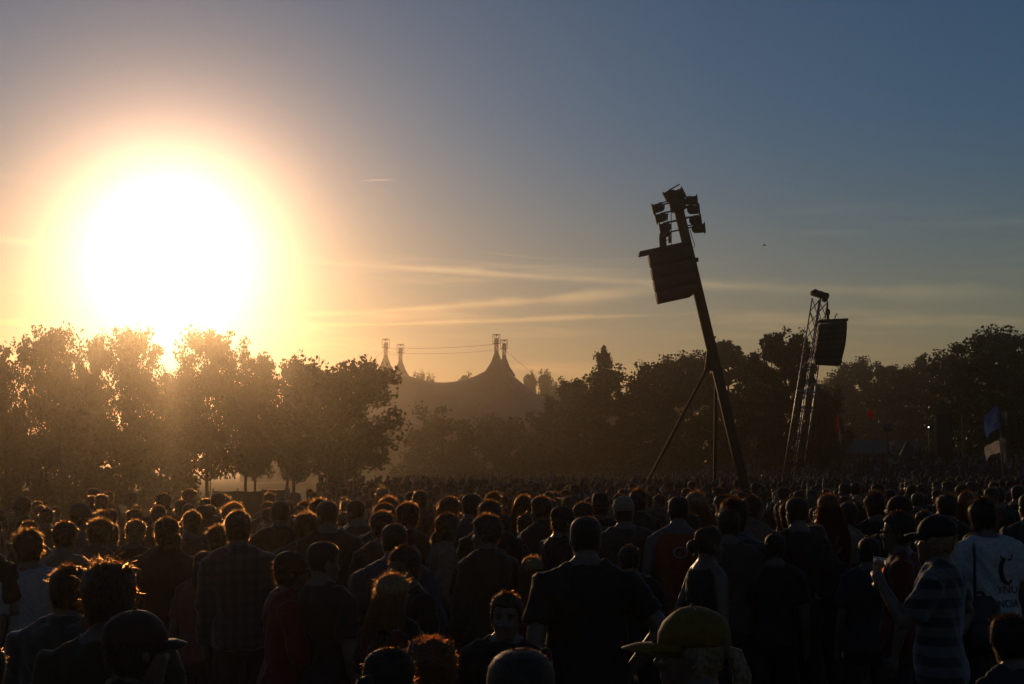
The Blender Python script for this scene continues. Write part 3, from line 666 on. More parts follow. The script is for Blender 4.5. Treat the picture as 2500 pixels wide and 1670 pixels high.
HC = Vector((0, 0.014, 1.606))                    # head centre of the 1.75 m figure
class Sex:
    def __init__(s, sh, hip, limb, chest, belly): s.sh = sh; s.hip = hip; s.limb = limb; s.chest = chest; s.belly = belly
SEX = {'m': Sex(0.190, 0.165, 1.0, 1.0, 1.0), 'f': Sex(0.162, 0.172, 0.86, 0.90, 0.92), 's': Sex(0.205, 0.180, 1.14, 1.16, 1.28)}
def torso_rings(sx, inf=0.0, z0=0.80, z1=1.60):
    c, b, h = sx.chest, sx.belly, sx.hip
    R_ = [(.78, h * .93, .095, .105), (.84, h * 1.0, .105, .125), (.92, h * 1.03, .108, .122), (1.00, (.158 if c > .95 else .150) * (.5 + .5 * b), .106 * b, .100), (1.08, .148 * c * (.6 + .4 * b), .104 * b, .094), (1.18, .156 * c, .108 * b, .100),
          (1.28, .172 * c, .116 * c, .112), (1.36, .180 * c, .112 * c, .112), (1.42, .160 * c, .092, .100), (1.455, .125 * c, .074, .088), (1.485, .088, .062, .076), (1.51, .058, .054, .062), (1.56, .050, .054, .058), (1.60, .049, .054, .058)]
    out = []
    for (z, w, f, bk) in R_:
        if z0 - 1e-6 <= z <= z1 + 1e-6: out.append((0, -0.012 if z < 1.5 else -0.004, z, w + inf, f + inf, bk + inf))
    return out
# pose: for each hand (elbow offset from the shoulder, wrist offset from the elbow, hand direction, curl)
def arm_pose(name, s):
    P = {'down': ((.045, -.02, -.285), (.02, .05, -.245), (0, .1, -1), .5), 'back': ((.055, -.06, -.275), (-.08, .0, -.24), (-.3, 0, -1), .5), 'pocket': ((.09, -.07, -.265), (-.06, .13, -.20), (-.3, .4, -.8), .7),
         'chest': ((.05, .02, -.285), (-.06, .18, .17), (-.3, .3, .9), 1.0), 'fold': ((.055, .06, -.275), (-.20, .14, .04), (-1, .1, .1), .5), 'up': ((.10, .06, .25), (-.02, .04, .25), (0, .1, 1), .4),
         'cheek': ((-.03, .13, -.25), (-.045, -.005, .30), (.02, -.1, 1), .55), 'hip': ((.17, -.08, -.22), (-.15, .07, -.19), (-.4, .5, -.7), .6), 'drink': ((.02, .14, -.24), (-.03, .13, .20), (-.45, .5, .65), 1.15),
         'eyes': ((.06, .15, -.20), (-.12, .13, .21), (-.2, .2, .9), .9), 'out': ((.20, .04, -.20), (.02, .20, .13), (0, .5, .8), .6)}
    e, w, h, c = P[name]; f = lambda v: np.array([v[0] * s, v[1], v[2]])
    return f(e), f(w), f(h), c
def arm_points(sx, pose, s):
    sh = np.array([s * sx.sh, -0.012, 1.392]); e, w, h, c = arm_pose(pose, s); el = sh + e; wr = el + w; return sh, el, wr, h / np.linalg.norm(h), c
def add_arm(mb, sx, pose, s):
    sh, el, wr, hd, curl = arm_points(sx, pose, s); k = sx.limb
    mb.tube([sh + np.array([-s * .04, 0, .005]), sh, sh * .6 + el * .4, sh * .25 + el * .75, el], np.array([.055, .055, .050, .045, .041]) * k, 12)
    mb.tube([(s * .018, -.022, 1.525), (s * .066, -.022, 1.475), (s * .13, -.016, 1.435), (s * (sx.sh - .02), -.012, 1.41)], [.032, .038, .042, .040], 10)
    mb.tube([el - (el - sh) * .06, el, el * .7 + wr * .3, el * .3 + wr * .7, wr], np.array([.040, .041, .042, .033, .027]) * k, 12)
    add_hand(mb, wr, hd, (wr - el) / np.linalg.norm(wr - el), s, curl, k)
def add_hand(mb, wr, hd, fore, s, curl, k):
    """palm, four fingers of different lengths with knuckle bends, thumb off the side of the palm"""
    inward = np.array([-s, 0.0, 0.0]); n = inward - hd * inward.dot(hd)
    if np.linalg.norm(n) < 0.2: n = np.array([0, 1.0, 0]) - hd * hd[1]
    n /= np.linalg.norm(n); side = np.cross(hd, n); side *= math.copysign(1, side[1] if abs(side[1]) > .15 else side[2]) # towards the thumb
    pl = .092 * k; pc = wr + hd * pl * .55
    mb.tube([wr - hd * .02, wr + hd * .02, wr + hd * pl * .6, wr + hd * pl], np.array([.024, .027, .034, .034]) * k, 10, True, None)
    for i, (o, ln) in enumerate(((.029, .070), (.010, .078), (-.010, .073), (-.028, .058))):
        b = wr + hd * pl * .92 + side * o * k; d = hd.copy(); pts = [b]
        for j, f in enumerate((.45, .32, .23)):
            a = curl * (0.35 + .35 * j); d = hd * math.cos(a) + n * math.sin(a); pts.append(pts[-1] + d * ln * f * k)
        mb.tube(pts, np.array([.0098, .0095, .009, .0075]) * k, 7)
    tb = wr + hd * .022 + side * .026 * k; td = (hd * .6 + side * .65 + n * .35 * curl); td /= np.linalg.norm(td); te = tb + td * .042 * k; d2 = hd * .9 + n * .45 * curl; d2 /= np.linalg.norm(d2)
    mb.tube([tb - td * .015, tb, te, te + d2 * .032 * k], np.array([.015, .0135, .011, .0085]) * k, 7)
def leg_points(sx, s, stance):
    hip = np.array([s * .088 * sx.hip / .165, -.01, .90]); kn = np.array([s * (.10 + stance * .3), .015 + stance * .25 * s, .50]); an = np.array([s * (.105 + stance * .6), -.02 + stance * .2 * s, .085]); return hip, kn, an
def make_body(sex, la, ra, hy=0.0, hp=0.0, voxel=0.0115):
    sx = SEX[sex]; mb = MB(); rings_loft(mb, torso_rings(sx), 20)
    for s, p in ((-1, la), (1, ra)): add_arm(mb, sx, p, s)
    for s in (-1, 1):
        hip, kn, an = leg_points(sx, s, .08); k = sx.limb ** .6
        mb.tube([hip + np.array([0, 0, .04]), hip, hip * .55 + kn * .45, kn * .9 + hip * .1, kn], np.array([.088, .088, .074, .058, .055]) * k, 14)
        mb.tube([kn, kn * .7 + an * .3 - np.array([0, .012, 0]), kn * .35 + an * .65, an], np.array([.055, .058, .043, .036]) * k, 14)
        mb.tube([an - np.array([0, .06, .045]), an - np.array([0, .0, .040]), an + np.array([s * .012, .09, -.05]), an + np.array([s * .018, .16, -.062])], [.036, .042, .040, .026], 10, True, None)
    H = MB(); v0 = 0
    rings_loft(H, [(0, 0, z, w, f, b) for z, w, f, b in [(a[0], a[1], a[2], a[3] if a[3] > 0 else .012) for a in HEAD_RINGS]], 24, 2.2)
    H.tube([(0, .080, .022), (0, .094, -.004), (0, .108, -.030), (0, .092, -.040)], [.008, .010, .0145, .011], 8)
    for s in (-1, 1):
        H.ball((s * .0765, -.006, -.006), .008, .015, .024, 10, 8)
        H.ball((s * .033, .076, -.028), .022, .016, .018, 10, 8)                       # cheek bones
        H.ball((s * .016, .094, -.037), .009, .009, .007, 8, 6)
    H.ball((0, .090, -.064), .023, .010, .007, 10, 6); H.ball((0, .088, -.076), .020, .010, .007, 10, 6); H.ball((0, .084, -.102), .018, .012, .014, 10, 6)
    M = head_matrix(hy, hp); R3 = np.array(M.to_3x3()); T = np.array(M.translation)
    base = mb.n
    for vv in H.v: mb.v.append(vv @ R3.T + T)
    for qq in H.q: mb.q.append(qq + base)
    for tt in H.t: mb.t.append(tt + base)
    mb.n += H.n
    me = eval_mesh(mb.mesh("person_body"), [('REMESH', dict(mode='VOXEL', voxel_size=voxel)), ('SMOOTH', dict(factor=.5, iterations=3))], "person_body")
    # sockets of the eyes
    a = co(me); li = (a - T) @ R3
    for s in (-1, 1):
        d = li - np.array([s * .031, .088, .008]); w = np.exp(-((d[:, 0] / .015) ** 2 + (d[:, 1] / .03) ** 2 + (d[:, 2] / .009) ** 2)); a += (R3 @ np.array([0, -.011, 0]))[None, :] * w[:, None]
    set_co(me, a); smooth_shade(me); return me
def head_matrix(hy, hp):
    return Matrix.Translation(HC - Vector((0, .0, .0))) @ Matrix.Rotation(R(hy), 4, 'Z') @ Matrix.Rotation(R(hp), 4, 'X')
def wrinkle(me, amp, seed, zs=7.0):
    a = co(me); out = a.copy(); off = Vector((seed * 3.1, seed * 1.7, 0))
    nr = np.empty(len(a) * 3, np.float32); me.vertices.foreach_get("normal", nr); nr = nr.reshape(-1, 3)
    for i, p in enumerate(a):
        q = Vector((p[0] * 6 + p[2] * 3, p[1] * 6, p[2] * zs - abs(p[0]) * 9)) + off
        out[i] += nr[i] * (mnoise.noise(q) * amp + mnoise.noise(q * 2.3) * amp * .55 + mnoise.noise(q * 5.1) * amp * .22)
    set_co(me, out)
def make_top(sex, la, ra, kind, seed=0):
    """kind: tee, sleeve (long), tank, coat"""
    sx = SEX[sex]; mb = MB(); inf = {'tee': .016, 'sleeve': .018, 'tank': .010, 'coat': .030}[kind]
    rr = torso_rings(sx, inf, .84 if kind != 'coat' else .78, 1.455 if kind == 'tank' else 1.485)
    low = rr[0]; rr[0] = (low[0], low[1], low[2] + (.0), low[3] + .012, low[4] + .014, low[5] + .014)
    rr[1] = tuple(list(rr[1][:3]) + [x + .010 for x in rr[1][3:]]); rr[2] = tuple(list(rr[2][:3]) + [x + .012 for x in rr[2][3:]])
    rings_loft(mb, rr, 24)
    if kind in ('coat', 'sleeve'): rings_loft(mb, [(0, -.008, 1.46, .095, .08, .09), (0, -.008, 1.50, .072, .070, .078), (0, -.008, 1.525, .070, .068, .076)], 20)
    for s in (-1, 1):
        if kind != 'tank': mb.tube([(s * .040, -.020, 1.470), (s * .075, -.022, 1.468), (s * .13, -.016, 1.432), (s * (sx.sh - .02), -.012, 1.405)], [.018 + inf * .5, .036 + inf, .042 + inf * .8, .042 + inf * .8], 10)
    if kind != 'tank':
        for s, p in ((-1, la), (1, ra)):
            sh, el, wr, hd, c = arm_points(sx, p, s); k = sx.limb; g = inf + .002
            if kind == 'tee':
                e = sh * .28 + el * .72; mb.tube([sh + np.array([-s * .06, 0, .010]), sh + np.array([0, 0, .002]), sh * .6 + el * .4, e], np.array([.056, .055, .053, .055]) * k + g, 14)
            else:
                mb.tube([sh + np.array([-s * .06, 0, .010]), sh + np.array([0, 0, .002]), sh * .5 + el * .5, el], np.array([.056, .055, .050, .044]) * k + g, 14)
                mb.tube([el - (el - sh) * .05, el, el * .5 + wr * .5, wr], np.array([.043, .044, .038, .030]) * k + g * .9, 14); mb.ball(el, .044 * k + g)
    else:
        for s in (-1, 1): mb.tube([(s * .085, -.075, 1.40), (s * .095, -.07, 1.44), (s * .098, -.012, 1.475), (s * .095, .05, 1.44), (s * .085, .08, 1.38)], .018, 8, True, None)
    me = eval_mesh(mb.mesh("shirt"), [('REMESH', dict(mode='VOXEL', voxel_size=.0135)), ('SMOOTH', dict(factor=.5, iterations=6))], "shirt")
    smooth_shade(me); wrinkle(me, .016 if kind != 'tank' else .006, seed + 1); return me
def make_trousers(sex, shorts, seed=0):
    sx = SEX[sex]; mb = MB(); rings_loft(mb, torso_rings(sx, .012, .78, 1.0), 24)
    for s in (-1, 1):
        hip, kn, an = leg_points(sx, s, .08); k = sx.limb ** .6
        mb.tube([hip + np.array([0, 0, .03]), hip, hip * .55 + kn * .45, kn * 1.0], np.array([.098, .100, .090, .076]) * k, 14)
        if not shorts: mb.tube([kn * 1.0 + np.array([0, 0, .02]), kn * .5 + an * .5, an - np.array([0, .01, .03])], np.array([.076, .070, .062]) * k, 14)
    me = eval_mesh(mb.mesh("trousers"), [('REMESH', dict(mode='VOXEL', voxel_size=.017)), ('SMOOTH', dict(factor=.5, iterations=2))], "trousers")
    smooth_shade(me); wrinkle(me, .008, seed + 5, 12.0); return me

# hair: a shaped mass plus strands, in head space (face looks along +y)
def hairline(x, y, z, low):
    a = math.atan2(abs(x), -y) / math.pi        # 0 at the nape, 1 at the face
    return z > (low + (0.066 - low) * sst(.30, .86, a) if a < .86 else 0.066)
def make_hair(kind, seed, n, wid):
    rs = np.random.RandomState(seed); rnd = random.Random(seed)
    th = {'buzz': .005, 'short': .014, 'shaggy': .024, 'curly': .030, 'afro': .052, 'long': .016, 'tied': .010, 'bun': .010, 'bob': .026, 'flat': .016}[kind]
    low = {'buzz': -.075, 'short': -.092, 'shaggy': -.105, 'curly': -.095, 'afro': -.095, 'long': -.10, 'tied': -.07, 'bun': -.07, 'bob': -.12, 'flat': -.06}[kind]
    # shell: dense copy of the skull pushed outwards
    seg, nr = 36, 30; zs = np.concatenate([np.linspace(-.118, .09, nr - 9), .09 + .0265 * np.sin(np.linspace(.12, 1.57, 9))]); hz = [h[0] for h in HEAD_RINGS]
    ip = lambda z, c: np.interp(z, hz, [h[c] for h in HEAD_RINGS])
    P = np.zeros((nr, seg, 3)); Nn = np.zeros((nr, seg, 3))
    for i, z in enumerate(zs):
        w, f, b = ip(z, 1), ip(z, 2), max(.012, ip(z, 3))
        if z < 0: b = max(b, .075 + z * .25); w = max(w, .058)
        for k in range(seg):
            a = 2 * math.pi * k / seg; c, s = math.cos(a), math.sin(a); P[i, k] = (c * w, s * (f if s > 0 else b), z)
    cen = np.array([0, -.008, .01])
    d = P - cen; Nn = d / np.linalg.norm(d, axis=2)[..., None]
    keep = np.array([[hairline(P[i, k, 0], P[i, k, 1], P[i, k, 2], low) for k in range(seg)] for i in range(nr)])
    top = np.clip((P[..., 2] + .02) / .12, 0, 1)
    bump = np.array([[mnoise.noise(Vector(P[i, k] * (22 if kind in ('curly', 'afro', 'shaggy') else 12)) + Vector((seed, 0, 0))) for k in range(seg)] for i in range(nr)])
    t2 = th * (0.55 + 0.6 * top) * (1 + (.55 if kind in ('curly', 'afro', 'shaggy') else .2) * bump)
    if kind == 'flat': t2 = th * .4 + np.where(P[..., 2] > .05, .030 * top, 0)
    S = P + Nn * np.where(keep, t2, -.012)[..., None]
    if kind == 'flat': S[..., 2] = np.minimum(S[..., 2], .128)
    idx = np.arange(nr * seg).reshape(nr, seg); q = []
    for i in range(nr - 1):
        for k in range(seg):
            k2 = (k + 1) % seg
            if keep[i, k] or keep[i + 1, k] or keep[i, k2] or keep[i + 1, k2]: q.append((idx[i, k], idx[i, k2], idx[i + 1, k2], idx[i + 1, k]))
    mb = MB(); mb.add(S.reshape(-1, 3), q); tc = S[-1].mean(0) + np.array([0, 0, .001]); mb.add(np.concatenate([S[-1], tc[None]]), [], [(seg, k, (k + 1) % seg) for k in range(seg)])
    # extra masses
    ext = []
    if kind in ('long', 'bob'):
        L = .44 if kind == 'long' else .20
        path = [(0, -.035, .03), (0, -.070, -.05), (0, -.098, -.13)] + ([(0, -.125, -.26), (0, -.128, -.40)] if kind == 'long' else [(0, -.09, -.17)])
        ww = [.082, .096, .108, .122, .095] if kind == 'long' else [.084, .100, .104, .085]; dd = [.07, .056, .045, .036, .014] if kind == 'long' else [.075, .07, .06, .03]
        v = []; sg = 20
        for (p, w_, d_) in zip(path, ww, dd):
            for k in range(sg):
                a = 2 * math.pi * k / sg; c, s = math.cos(a), math.sin(a); wv = 1 + .10 * mnoise.noise(Vector((c * 3 + seed, s * 3, p[2] * 14)))
                v.append((p[0] + c * w_ * wv, p[1] + s * d_ * wv, p[2] + .03 * math.sin(k * 2.3) * (1 if p is path[-1] else 0)))
        m_ = len(path); mb.add(v, [(i * sg + k, i * sg + (k + 1) % sg, (i + 1) * sg + (k + 1) % sg, (i + 1) * sg + k) for i in range(m_ - 1) for k in range(sg)])
    if kind == 'bun':
        mb.ball((0, -.135, -.005), .046, .042, .046, 14, 10)
    if kind == 'tied':
        mb.tube([(0, -.10, .03), (0, -.135, .02), (0, -.155, -.05), (0, -.150, -.14), (0, -.14, -.20)], [.018, .026, .032, .026, .006], 10)
    # strands
    ks = np.argwhere(keep); V = []; F4 = []; nv = 0
    nlock = {'short': 150, 'shaggy': 110, 'bob': 80}.get(kind, 0)      # hairs gather into locks
    lk = ks[rs.randint(0, len(ks), nlock)] if nlock else []; lroot = np.array([S[a_, b_] for a_, b_ in lk]) if nlock else None; ldir = rs.normal(0, 1, (nlock, 3)) if nlock else None
    ln = {'buzz': .009, 'short': .030, 'shaggy': .050, 'curly': .045, 'afro': .045, 'long': .05, 'tied': .018, 'bun': .022, 'bob': .055, 'flat': .020}[kind]
    for s_ in range(n):
        i, k = ks[rs.randint(len(ks))]
        f = rs.uniform(0, 1); i2 = min(i + 1, nr - 1)
        p = S[i, k] * (1 - f) + S[i2, (k + rs.randint(0, 2)) % seg] * f; nn = Nn[i, k]
        if kind in ('long', 'bob') and rs.uniform() < .7:       # falling strands
            a = rs.uniform(0, 2 * math.pi); z0 = rs.uniform(-.10, .05); L = (.44 if kind == 'long' else .17) * rs.uniform(.7, 1.08)
            zz = [q_[2] for q_ in path][::-1]; fr = 1.0 + abs(rs.normal(0, .07)); a2 = a + rs.normal(0, .25); pts = []
            for j in range(6):
                z_ = z0 - L * j / 5; f_ = fr + .02 * j * rs.uniform(.2, 1.2); aj = a + (a2 - a) * j / 5
                pts.append(np.array([math.cos(aj) * np.interp(z_, zz, ww[::-1]) * f_, np.interp(z_, zz, [q_[1] for q_ in path][::-1]) + math.sin(aj) * np.interp(z_, zz, dd[::-1]) * f_, z_]) + rs.normal(0, .0025, 3))
        else:
            L = ln * rs.uniform(.45, 1.1)
            comb = np.array([0, -.35, -.2 if nn[2] < .6 else .1]); tang = comb - nn * comb.dot(nn)
            if kind in ('buzz', 'flat'): dr = nn + rs.normal(0, .25, 3); st = 1
            elif kind in ('short', 'tied', 'bun', 'long'): dr = nn * .45 + tang * 1.6 + rs.normal(0, .35, 3); st = 2
            elif kind in ('shaggy', 'bob'): dr = nn * .35 + tang * .5 + rs.normal(0, .45, 3) + np.array([0, 0, -.35 if nn[2] < .7 else .0]); st = 3
            else: dr = nn * .8 + rs.normal(0, .7, 3) + np.array([0, 0, -.25]); st = 3
            if nlock:
                li = int(np.argmin(((lroot - p) ** 2).sum(1))); dr = dr * .45 + (nn * .2 + tang * (1.5 if kind == 'short' else 1.1) + ldir[li] * .38 + np.array([0, 0, -.25 if nn[2] < .7 else 0])) * .8 + (lroot[li] - p) * 9.0
                L *= .75 + .5 * abs(math.sin(li * 2.7))
            pts = [p - nn * .004]; dr /= np.linalg.norm(dr)
            for j in range(st):
                pts.append(pts[-1] + dr * L / st)
                if kind in ('curly', 'afro'): dr = dr * .3 + rs.normal(0, .75, 3) + nn * .2
                else: dr = dr + np.array([0, 0, -.28]) + rs.normal(0, .18, 3)
                dr /= np.linalg.norm(dr)
        t = pts[-1] - pts[0]; sd_ = np.cross(t, rs.normal(0, 1, 3)); sd_ /= np.linalg.norm(sd_) + 1e-9
        m_ = len(pts)
        for j, p_ in enumerate(pts):
            w_ = wid * (1 - .75 * j / (m_ - 1)); V.append(p_ - sd_ * w_); V.append(p_ + sd_ * w_)
        F4 += [(nv + 2 * j, nv + 2 * j + 1, nv + 2 * j + 3, nv + 2 * j + 2) for j in range(m_ - 1)]; nv += 2 * m_
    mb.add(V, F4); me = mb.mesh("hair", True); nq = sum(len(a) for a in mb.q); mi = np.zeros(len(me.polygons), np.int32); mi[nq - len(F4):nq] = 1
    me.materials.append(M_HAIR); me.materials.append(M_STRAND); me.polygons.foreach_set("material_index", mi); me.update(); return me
# hats, in head space
def dome_rings(rings, seg=28):
    mb = MB(); v = [(cx + math.cos(2 * math.pi * k / seg) * rx, cy + (math.sin(2 * math.pi * k / seg)) * (rf if math.sin(2 * math.pi * k / seg) > 0 else rb), z) for (cx, cy, z, rx, rf, rb) in rings for k in range(seg)]
    n = len(rings); q = [(i * seg + k, i * seg + (k + 1) % seg, (i + 1) * seg + (k + 1) % seg, (i + 1) * seg + k) for i in range(n - 1) for k in range(seg)]
    v.append((rings[-1][0], rings[-1][1], rings[-1][2] + .002)); t = [(n * seg, (n - 1) * seg + k, (n - 1) * seg + (k + 1) % seg) for k in range(seg)]
    mb.add(v, q, t); return mb
def make_hat(kind):
    """-> main mesh, brim mesh"""
    if kind in ('cap', 'softcap'):
        k = 1.0 if kind == 'cap' else 1.06
        mb = dome_rings([(0, 0, .022, .082, .098, .106), (0, 0, .030, .086 * k, .102, .110 * k), (0, -.002, .062, .087 * k, .101, .111 * k), (0, -.006, .095, .079 * k, .088, .100 * k), (0, -.008, .120, .060 * k, .062, .074 * k), (0, -.008, .135, .034, .036, .042), (0, -.008, .140, .010, .010, .012)])
        mb.ball((0, -.008, .142), .007, .007, .005, 8, 6)
        for a in range(6):
            t = a * math.pi / 3 + .3; mb.tube([(math.cos(t) * r, -.006 + math.sin(t) * r * 1.12, z) for r, z in ((.088, .05), (.083, .09), (.062, .121), (.034, .1365))], .0016, 4)
        br = MB(); n = 16; top = []; bot = []
        for k in range(n + 1):
            a = math.pi * (k / n); x = math.cos(a) * .080; y0 = .018 + math.sin(a) * .080; y1 = .018 + math.sin(a) * .155
            dz = -.020 * (x / .08) ** 2
            top += [(x, y0, .034 + dz * .3), (x * .97, (y0 + y1) / 2, .032 + dz * .7), (x * .88, y1, .018 + dz)]
        m_ = n + 1; v = top + [(a, b, c - .005) for a, b, c in top]; q = []
        for k in range(n):
            for j in range(2): q += [(k * 3 + j, (k + 1) * 3 + j, (k + 1) * 3 + j + 1, k * 3 + j + 1), (m_ * 3 + k * 3 + j, m_ * 3 + k * 3 + j + 1, m_ * 3 + (k + 1) * 3 + j + 1, m_ * 3 + (k + 1) * 3 + j)]
            q.append((k * 3 + 2, (k + 1) * 3 + 2, m_ * 3 + (k + 1) * 3 + 2, m_ * 3 + k * 3 + 2))
        br.add(v, q); return mb.mesh("cap", True), br.mesh("brim", True)
    if kind == 'bucket':
        mb = dome_rings([(0, 0, .012, .084, .102, .110), (0, 0, .050, .085, .100, .108), (0, -.002, .095, .078, .090, .098), (0, -.004, .122, .070, .080, .086), (0, -.004, .133, .045, .050, .055), (0, -.004, .136, .01, .01, .01)])
        br = MB(); seg = 28; v = []
        for r, z in ((1.0, .016), (1.24, -.004), (1.45, -.030)):
            for k in range(seg): a = 2 * math.pi * k / seg; v.append((math.cos(a) * .085 * r, math.sin(a) * .104 * r, z + .006 * math.sin(3 * a)))
        br.add(v, [(i * seg + k, i * seg + (k + 1) % seg, (i + 1) * seg + (k + 1) % seg, (i + 1) * seg + k) for i in range(2) for k in range(seg)]); return mb.mesh("hat", True), br.mesh("brim", True)
    if kind == 'wide':
        mb = dome_rings([(0, 0, .03, .084, .100, .108), (0, 0, .075, .080, .096, .102), (0, 0, .125, .068, .082, .086), (0, 0, .135, .05, .06, .06), (0, 0, .125, .01, .012, .012)])
        br = MB(); seg = 28; v = []
        for r, z in ((1.0, .032), (1.5, .030), (1.95, .045)):
            for k in range(seg): a = 2 * math.pi * k / seg; v.append((math.cos(a) * .085 * r, math.sin(a) * .104 * r, z + .014 * math.cos(2 * a) * (r - 1)))
        br.add(v, [(i * seg + k, i * seg + (k + 1) % seg, (i + 1) * seg + (k + 1) % seg, (i + 1) * seg + k) for i in range(2) for k in range(seg)]); return mb.mesh("hat", True), br.mesh("brim", True)
CACHE = {}
def cached(key, fn):
    if key not in CACHE: CACHE[key] = fn()
    return CACHE[key]
HAIRW = {None: .152, 'buzz': .158, 'short': .172, 'shaggy': .190, 'curly': .200, 'afro': .245, 'long': .190, 'tied': .168, 'bun': .168, 'bob': .205, 'flat': .170}
HAIRT = {None: .0, 'buzz': .008, 'short': .020, 'shaggy': .040, 'curly': .045, 'afro': .075, 'long': .022, 'tied': .014, 'bun': .014, 'bob': .035, 'flat': .014}
COLR = {'dark': (.014, .009, .006), 'brown': (.035, .020, .011), 'fair': (.22, .14, .065), 'red': (.15, .048, .014), 'grey': (.16, .15, .14), 'black': (.008, .008, .009),
        'skin': (.34, .20, .135), 'tan': (.26, .145, .09), 'deep': (.10, .055, .035),
        'c_black': (.012, .012, .014), 'c_char': (.035, .035, .038), 'c_grey': (.14, .14, .14), 'c_white': (.62, .62, .64), 'c_cream': (.45, .41, .33), 'c_blue': (.10, .14, .26), 'c_navy': (.018, .024, .055), 'c_denim': (.055, .085, .16),
        'c_red': (.30, .018, .015), 'c_orange': (.42, .10, .02), 'c_green': (.045, .09, .04), 'c_olive': (.07, .075, .035), 'c_brown': (.075, .045, .03), 'c_yellow': (.48, .40, .05), 'c_teal': (.03, .10, .11), 'c_pink': (.4, .16, .18), 'c_maroon': (.09, .018, .02)}
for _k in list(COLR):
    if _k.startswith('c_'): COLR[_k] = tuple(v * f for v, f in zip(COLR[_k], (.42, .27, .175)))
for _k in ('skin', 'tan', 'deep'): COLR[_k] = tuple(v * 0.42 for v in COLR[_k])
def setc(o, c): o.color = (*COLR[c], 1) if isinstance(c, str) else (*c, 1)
PEOPLE = []                                        # (px, py, D, short name) for later labels
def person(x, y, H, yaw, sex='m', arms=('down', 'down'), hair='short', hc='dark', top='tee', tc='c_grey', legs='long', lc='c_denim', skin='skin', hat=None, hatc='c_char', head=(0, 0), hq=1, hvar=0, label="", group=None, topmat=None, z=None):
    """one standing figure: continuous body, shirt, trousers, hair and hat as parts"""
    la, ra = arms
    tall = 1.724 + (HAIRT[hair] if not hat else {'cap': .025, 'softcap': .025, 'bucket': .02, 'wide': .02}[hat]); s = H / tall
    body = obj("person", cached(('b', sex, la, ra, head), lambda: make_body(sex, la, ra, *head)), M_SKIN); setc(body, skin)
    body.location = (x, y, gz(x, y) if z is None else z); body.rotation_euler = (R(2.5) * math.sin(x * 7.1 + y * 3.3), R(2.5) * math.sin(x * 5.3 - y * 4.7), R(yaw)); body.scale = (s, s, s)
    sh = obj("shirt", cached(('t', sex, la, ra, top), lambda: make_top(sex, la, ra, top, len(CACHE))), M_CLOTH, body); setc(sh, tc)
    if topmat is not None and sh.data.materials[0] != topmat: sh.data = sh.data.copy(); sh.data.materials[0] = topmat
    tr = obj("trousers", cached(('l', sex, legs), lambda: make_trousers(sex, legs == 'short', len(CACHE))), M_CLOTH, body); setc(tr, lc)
    M = head_matrix(*head)
    if hair:
        n, w = {1: (700, .0016), 2: (4200, .0006)}[hq]
        hh = obj("hair", cached(('h', hair, hvar, hq), lambda: make_hair(hair, 7 + hvar * 13, n if hair not in ('long', 'bob', 'curly', 'afro') else int(n * 1.6), w)), M_HAIR, body); hh.matrix_local = M; setc(hh, COLR[hc])
        if hat: hh.matrix_local = M @ Matrix.Translation((0, -.004, -.022)) @ Matrix.Scale(.95, 4)
    if hat:
        hm, bm = cached(('hat', hat), lambda: make_hat(hat)); h = obj("hat" if hat in ('bucket', 'wide') else "cap", hm, M_CLOTH, body); h.matrix_local = M; setc(h, hatc)
        b = obj("brim", bm, M_CLOTH, h); setc(b, hatc)
    tag(body, label, "person", group); return body
GC = "people in the festival crowd"
def head_at(px, py, wpx, hair, hat):
    w = HAIRW[hair] if not hat else {'cap': .178, 'softcap': .185, 'bucket': .18, 'wide': .26}[hat]
    D = w * F / wpx; H = at(px, py, D).z
    if H < 1.50: H = 1.50; D = (CAMZ - H) * F / (py - HOR)
    if H > 1.98: H = 1.98
    if H > 1.88: H = 1.88 + (H - 1.88) * .5
    p = at(px, py, D); return p.x, D, H
def P(px, py, wpx, label, yaw=0, hair='short', hat=None, **k):
    x, D, H = head_at(px, py, wpx, hair, hat)
    k.setdefault('group', GC); PEOPLE.append((px, py, D, x)); return person(x, D, H, yaw, hair=hair, hat=hat, label=label, **k)
# ------------------------------------------------------------------ patterned cloth
def stripe_mat(name, ca, cb, period, frac=.5):
    m, nt, b = new_mat(name); tc = nt.nodes.new("ShaderNodeTexCoord"); sp = nt.nodes.new("ShaderNodeSeparateXYZ"); nt.links.new(tc.outputs['Object'], sp.inputs[0])
    md = nt.nodes.new("ShaderNodeMath"); md.operation = 'DIVIDE'; nt.links.new(sp.outputs[2], md.inputs[0]); md.inputs[1].default_value = period
    fr = nt.nodes.new("ShaderNodeMath"); fr.operation = 'FRACT'; nt.links.new(md.outputs[0], fr.inputs[0])
    gt = nt.nodes.new("ShaderNodeMath"); gt.operation = 'GREATER_THAN'; nt.links.new(fr.outputs[0], gt.inputs[0]); gt.inputs[1].default_value = frac
    mx = nt.nodes.new("ShaderNodeMix"); mx.data_type = 'RGBA'; nt.links.new(gt.outputs[0], mx.inputs[0]); mx.inputs[6].default_value = (*ca, 1); mx.inputs[7].default_value = (*cb, 1); nt.links.new(mx.outputs[2], b.inputs['Base Color'])
    b.inputs['Roughness'].default_value = .85; b.inputs['Sheen Weight'].default_value = .5; return m, nt, b, sp, mx
M_STRIPE_A = stripe_mat("blue striped knit", (.020, .022, .028), (.07, .08, .095), .060, .45)[0]
M_STRIPE_B = stripe_mat("wide striped cotton", (.012, .012, .013), (.085, .08, .075), .105, .50)[0]
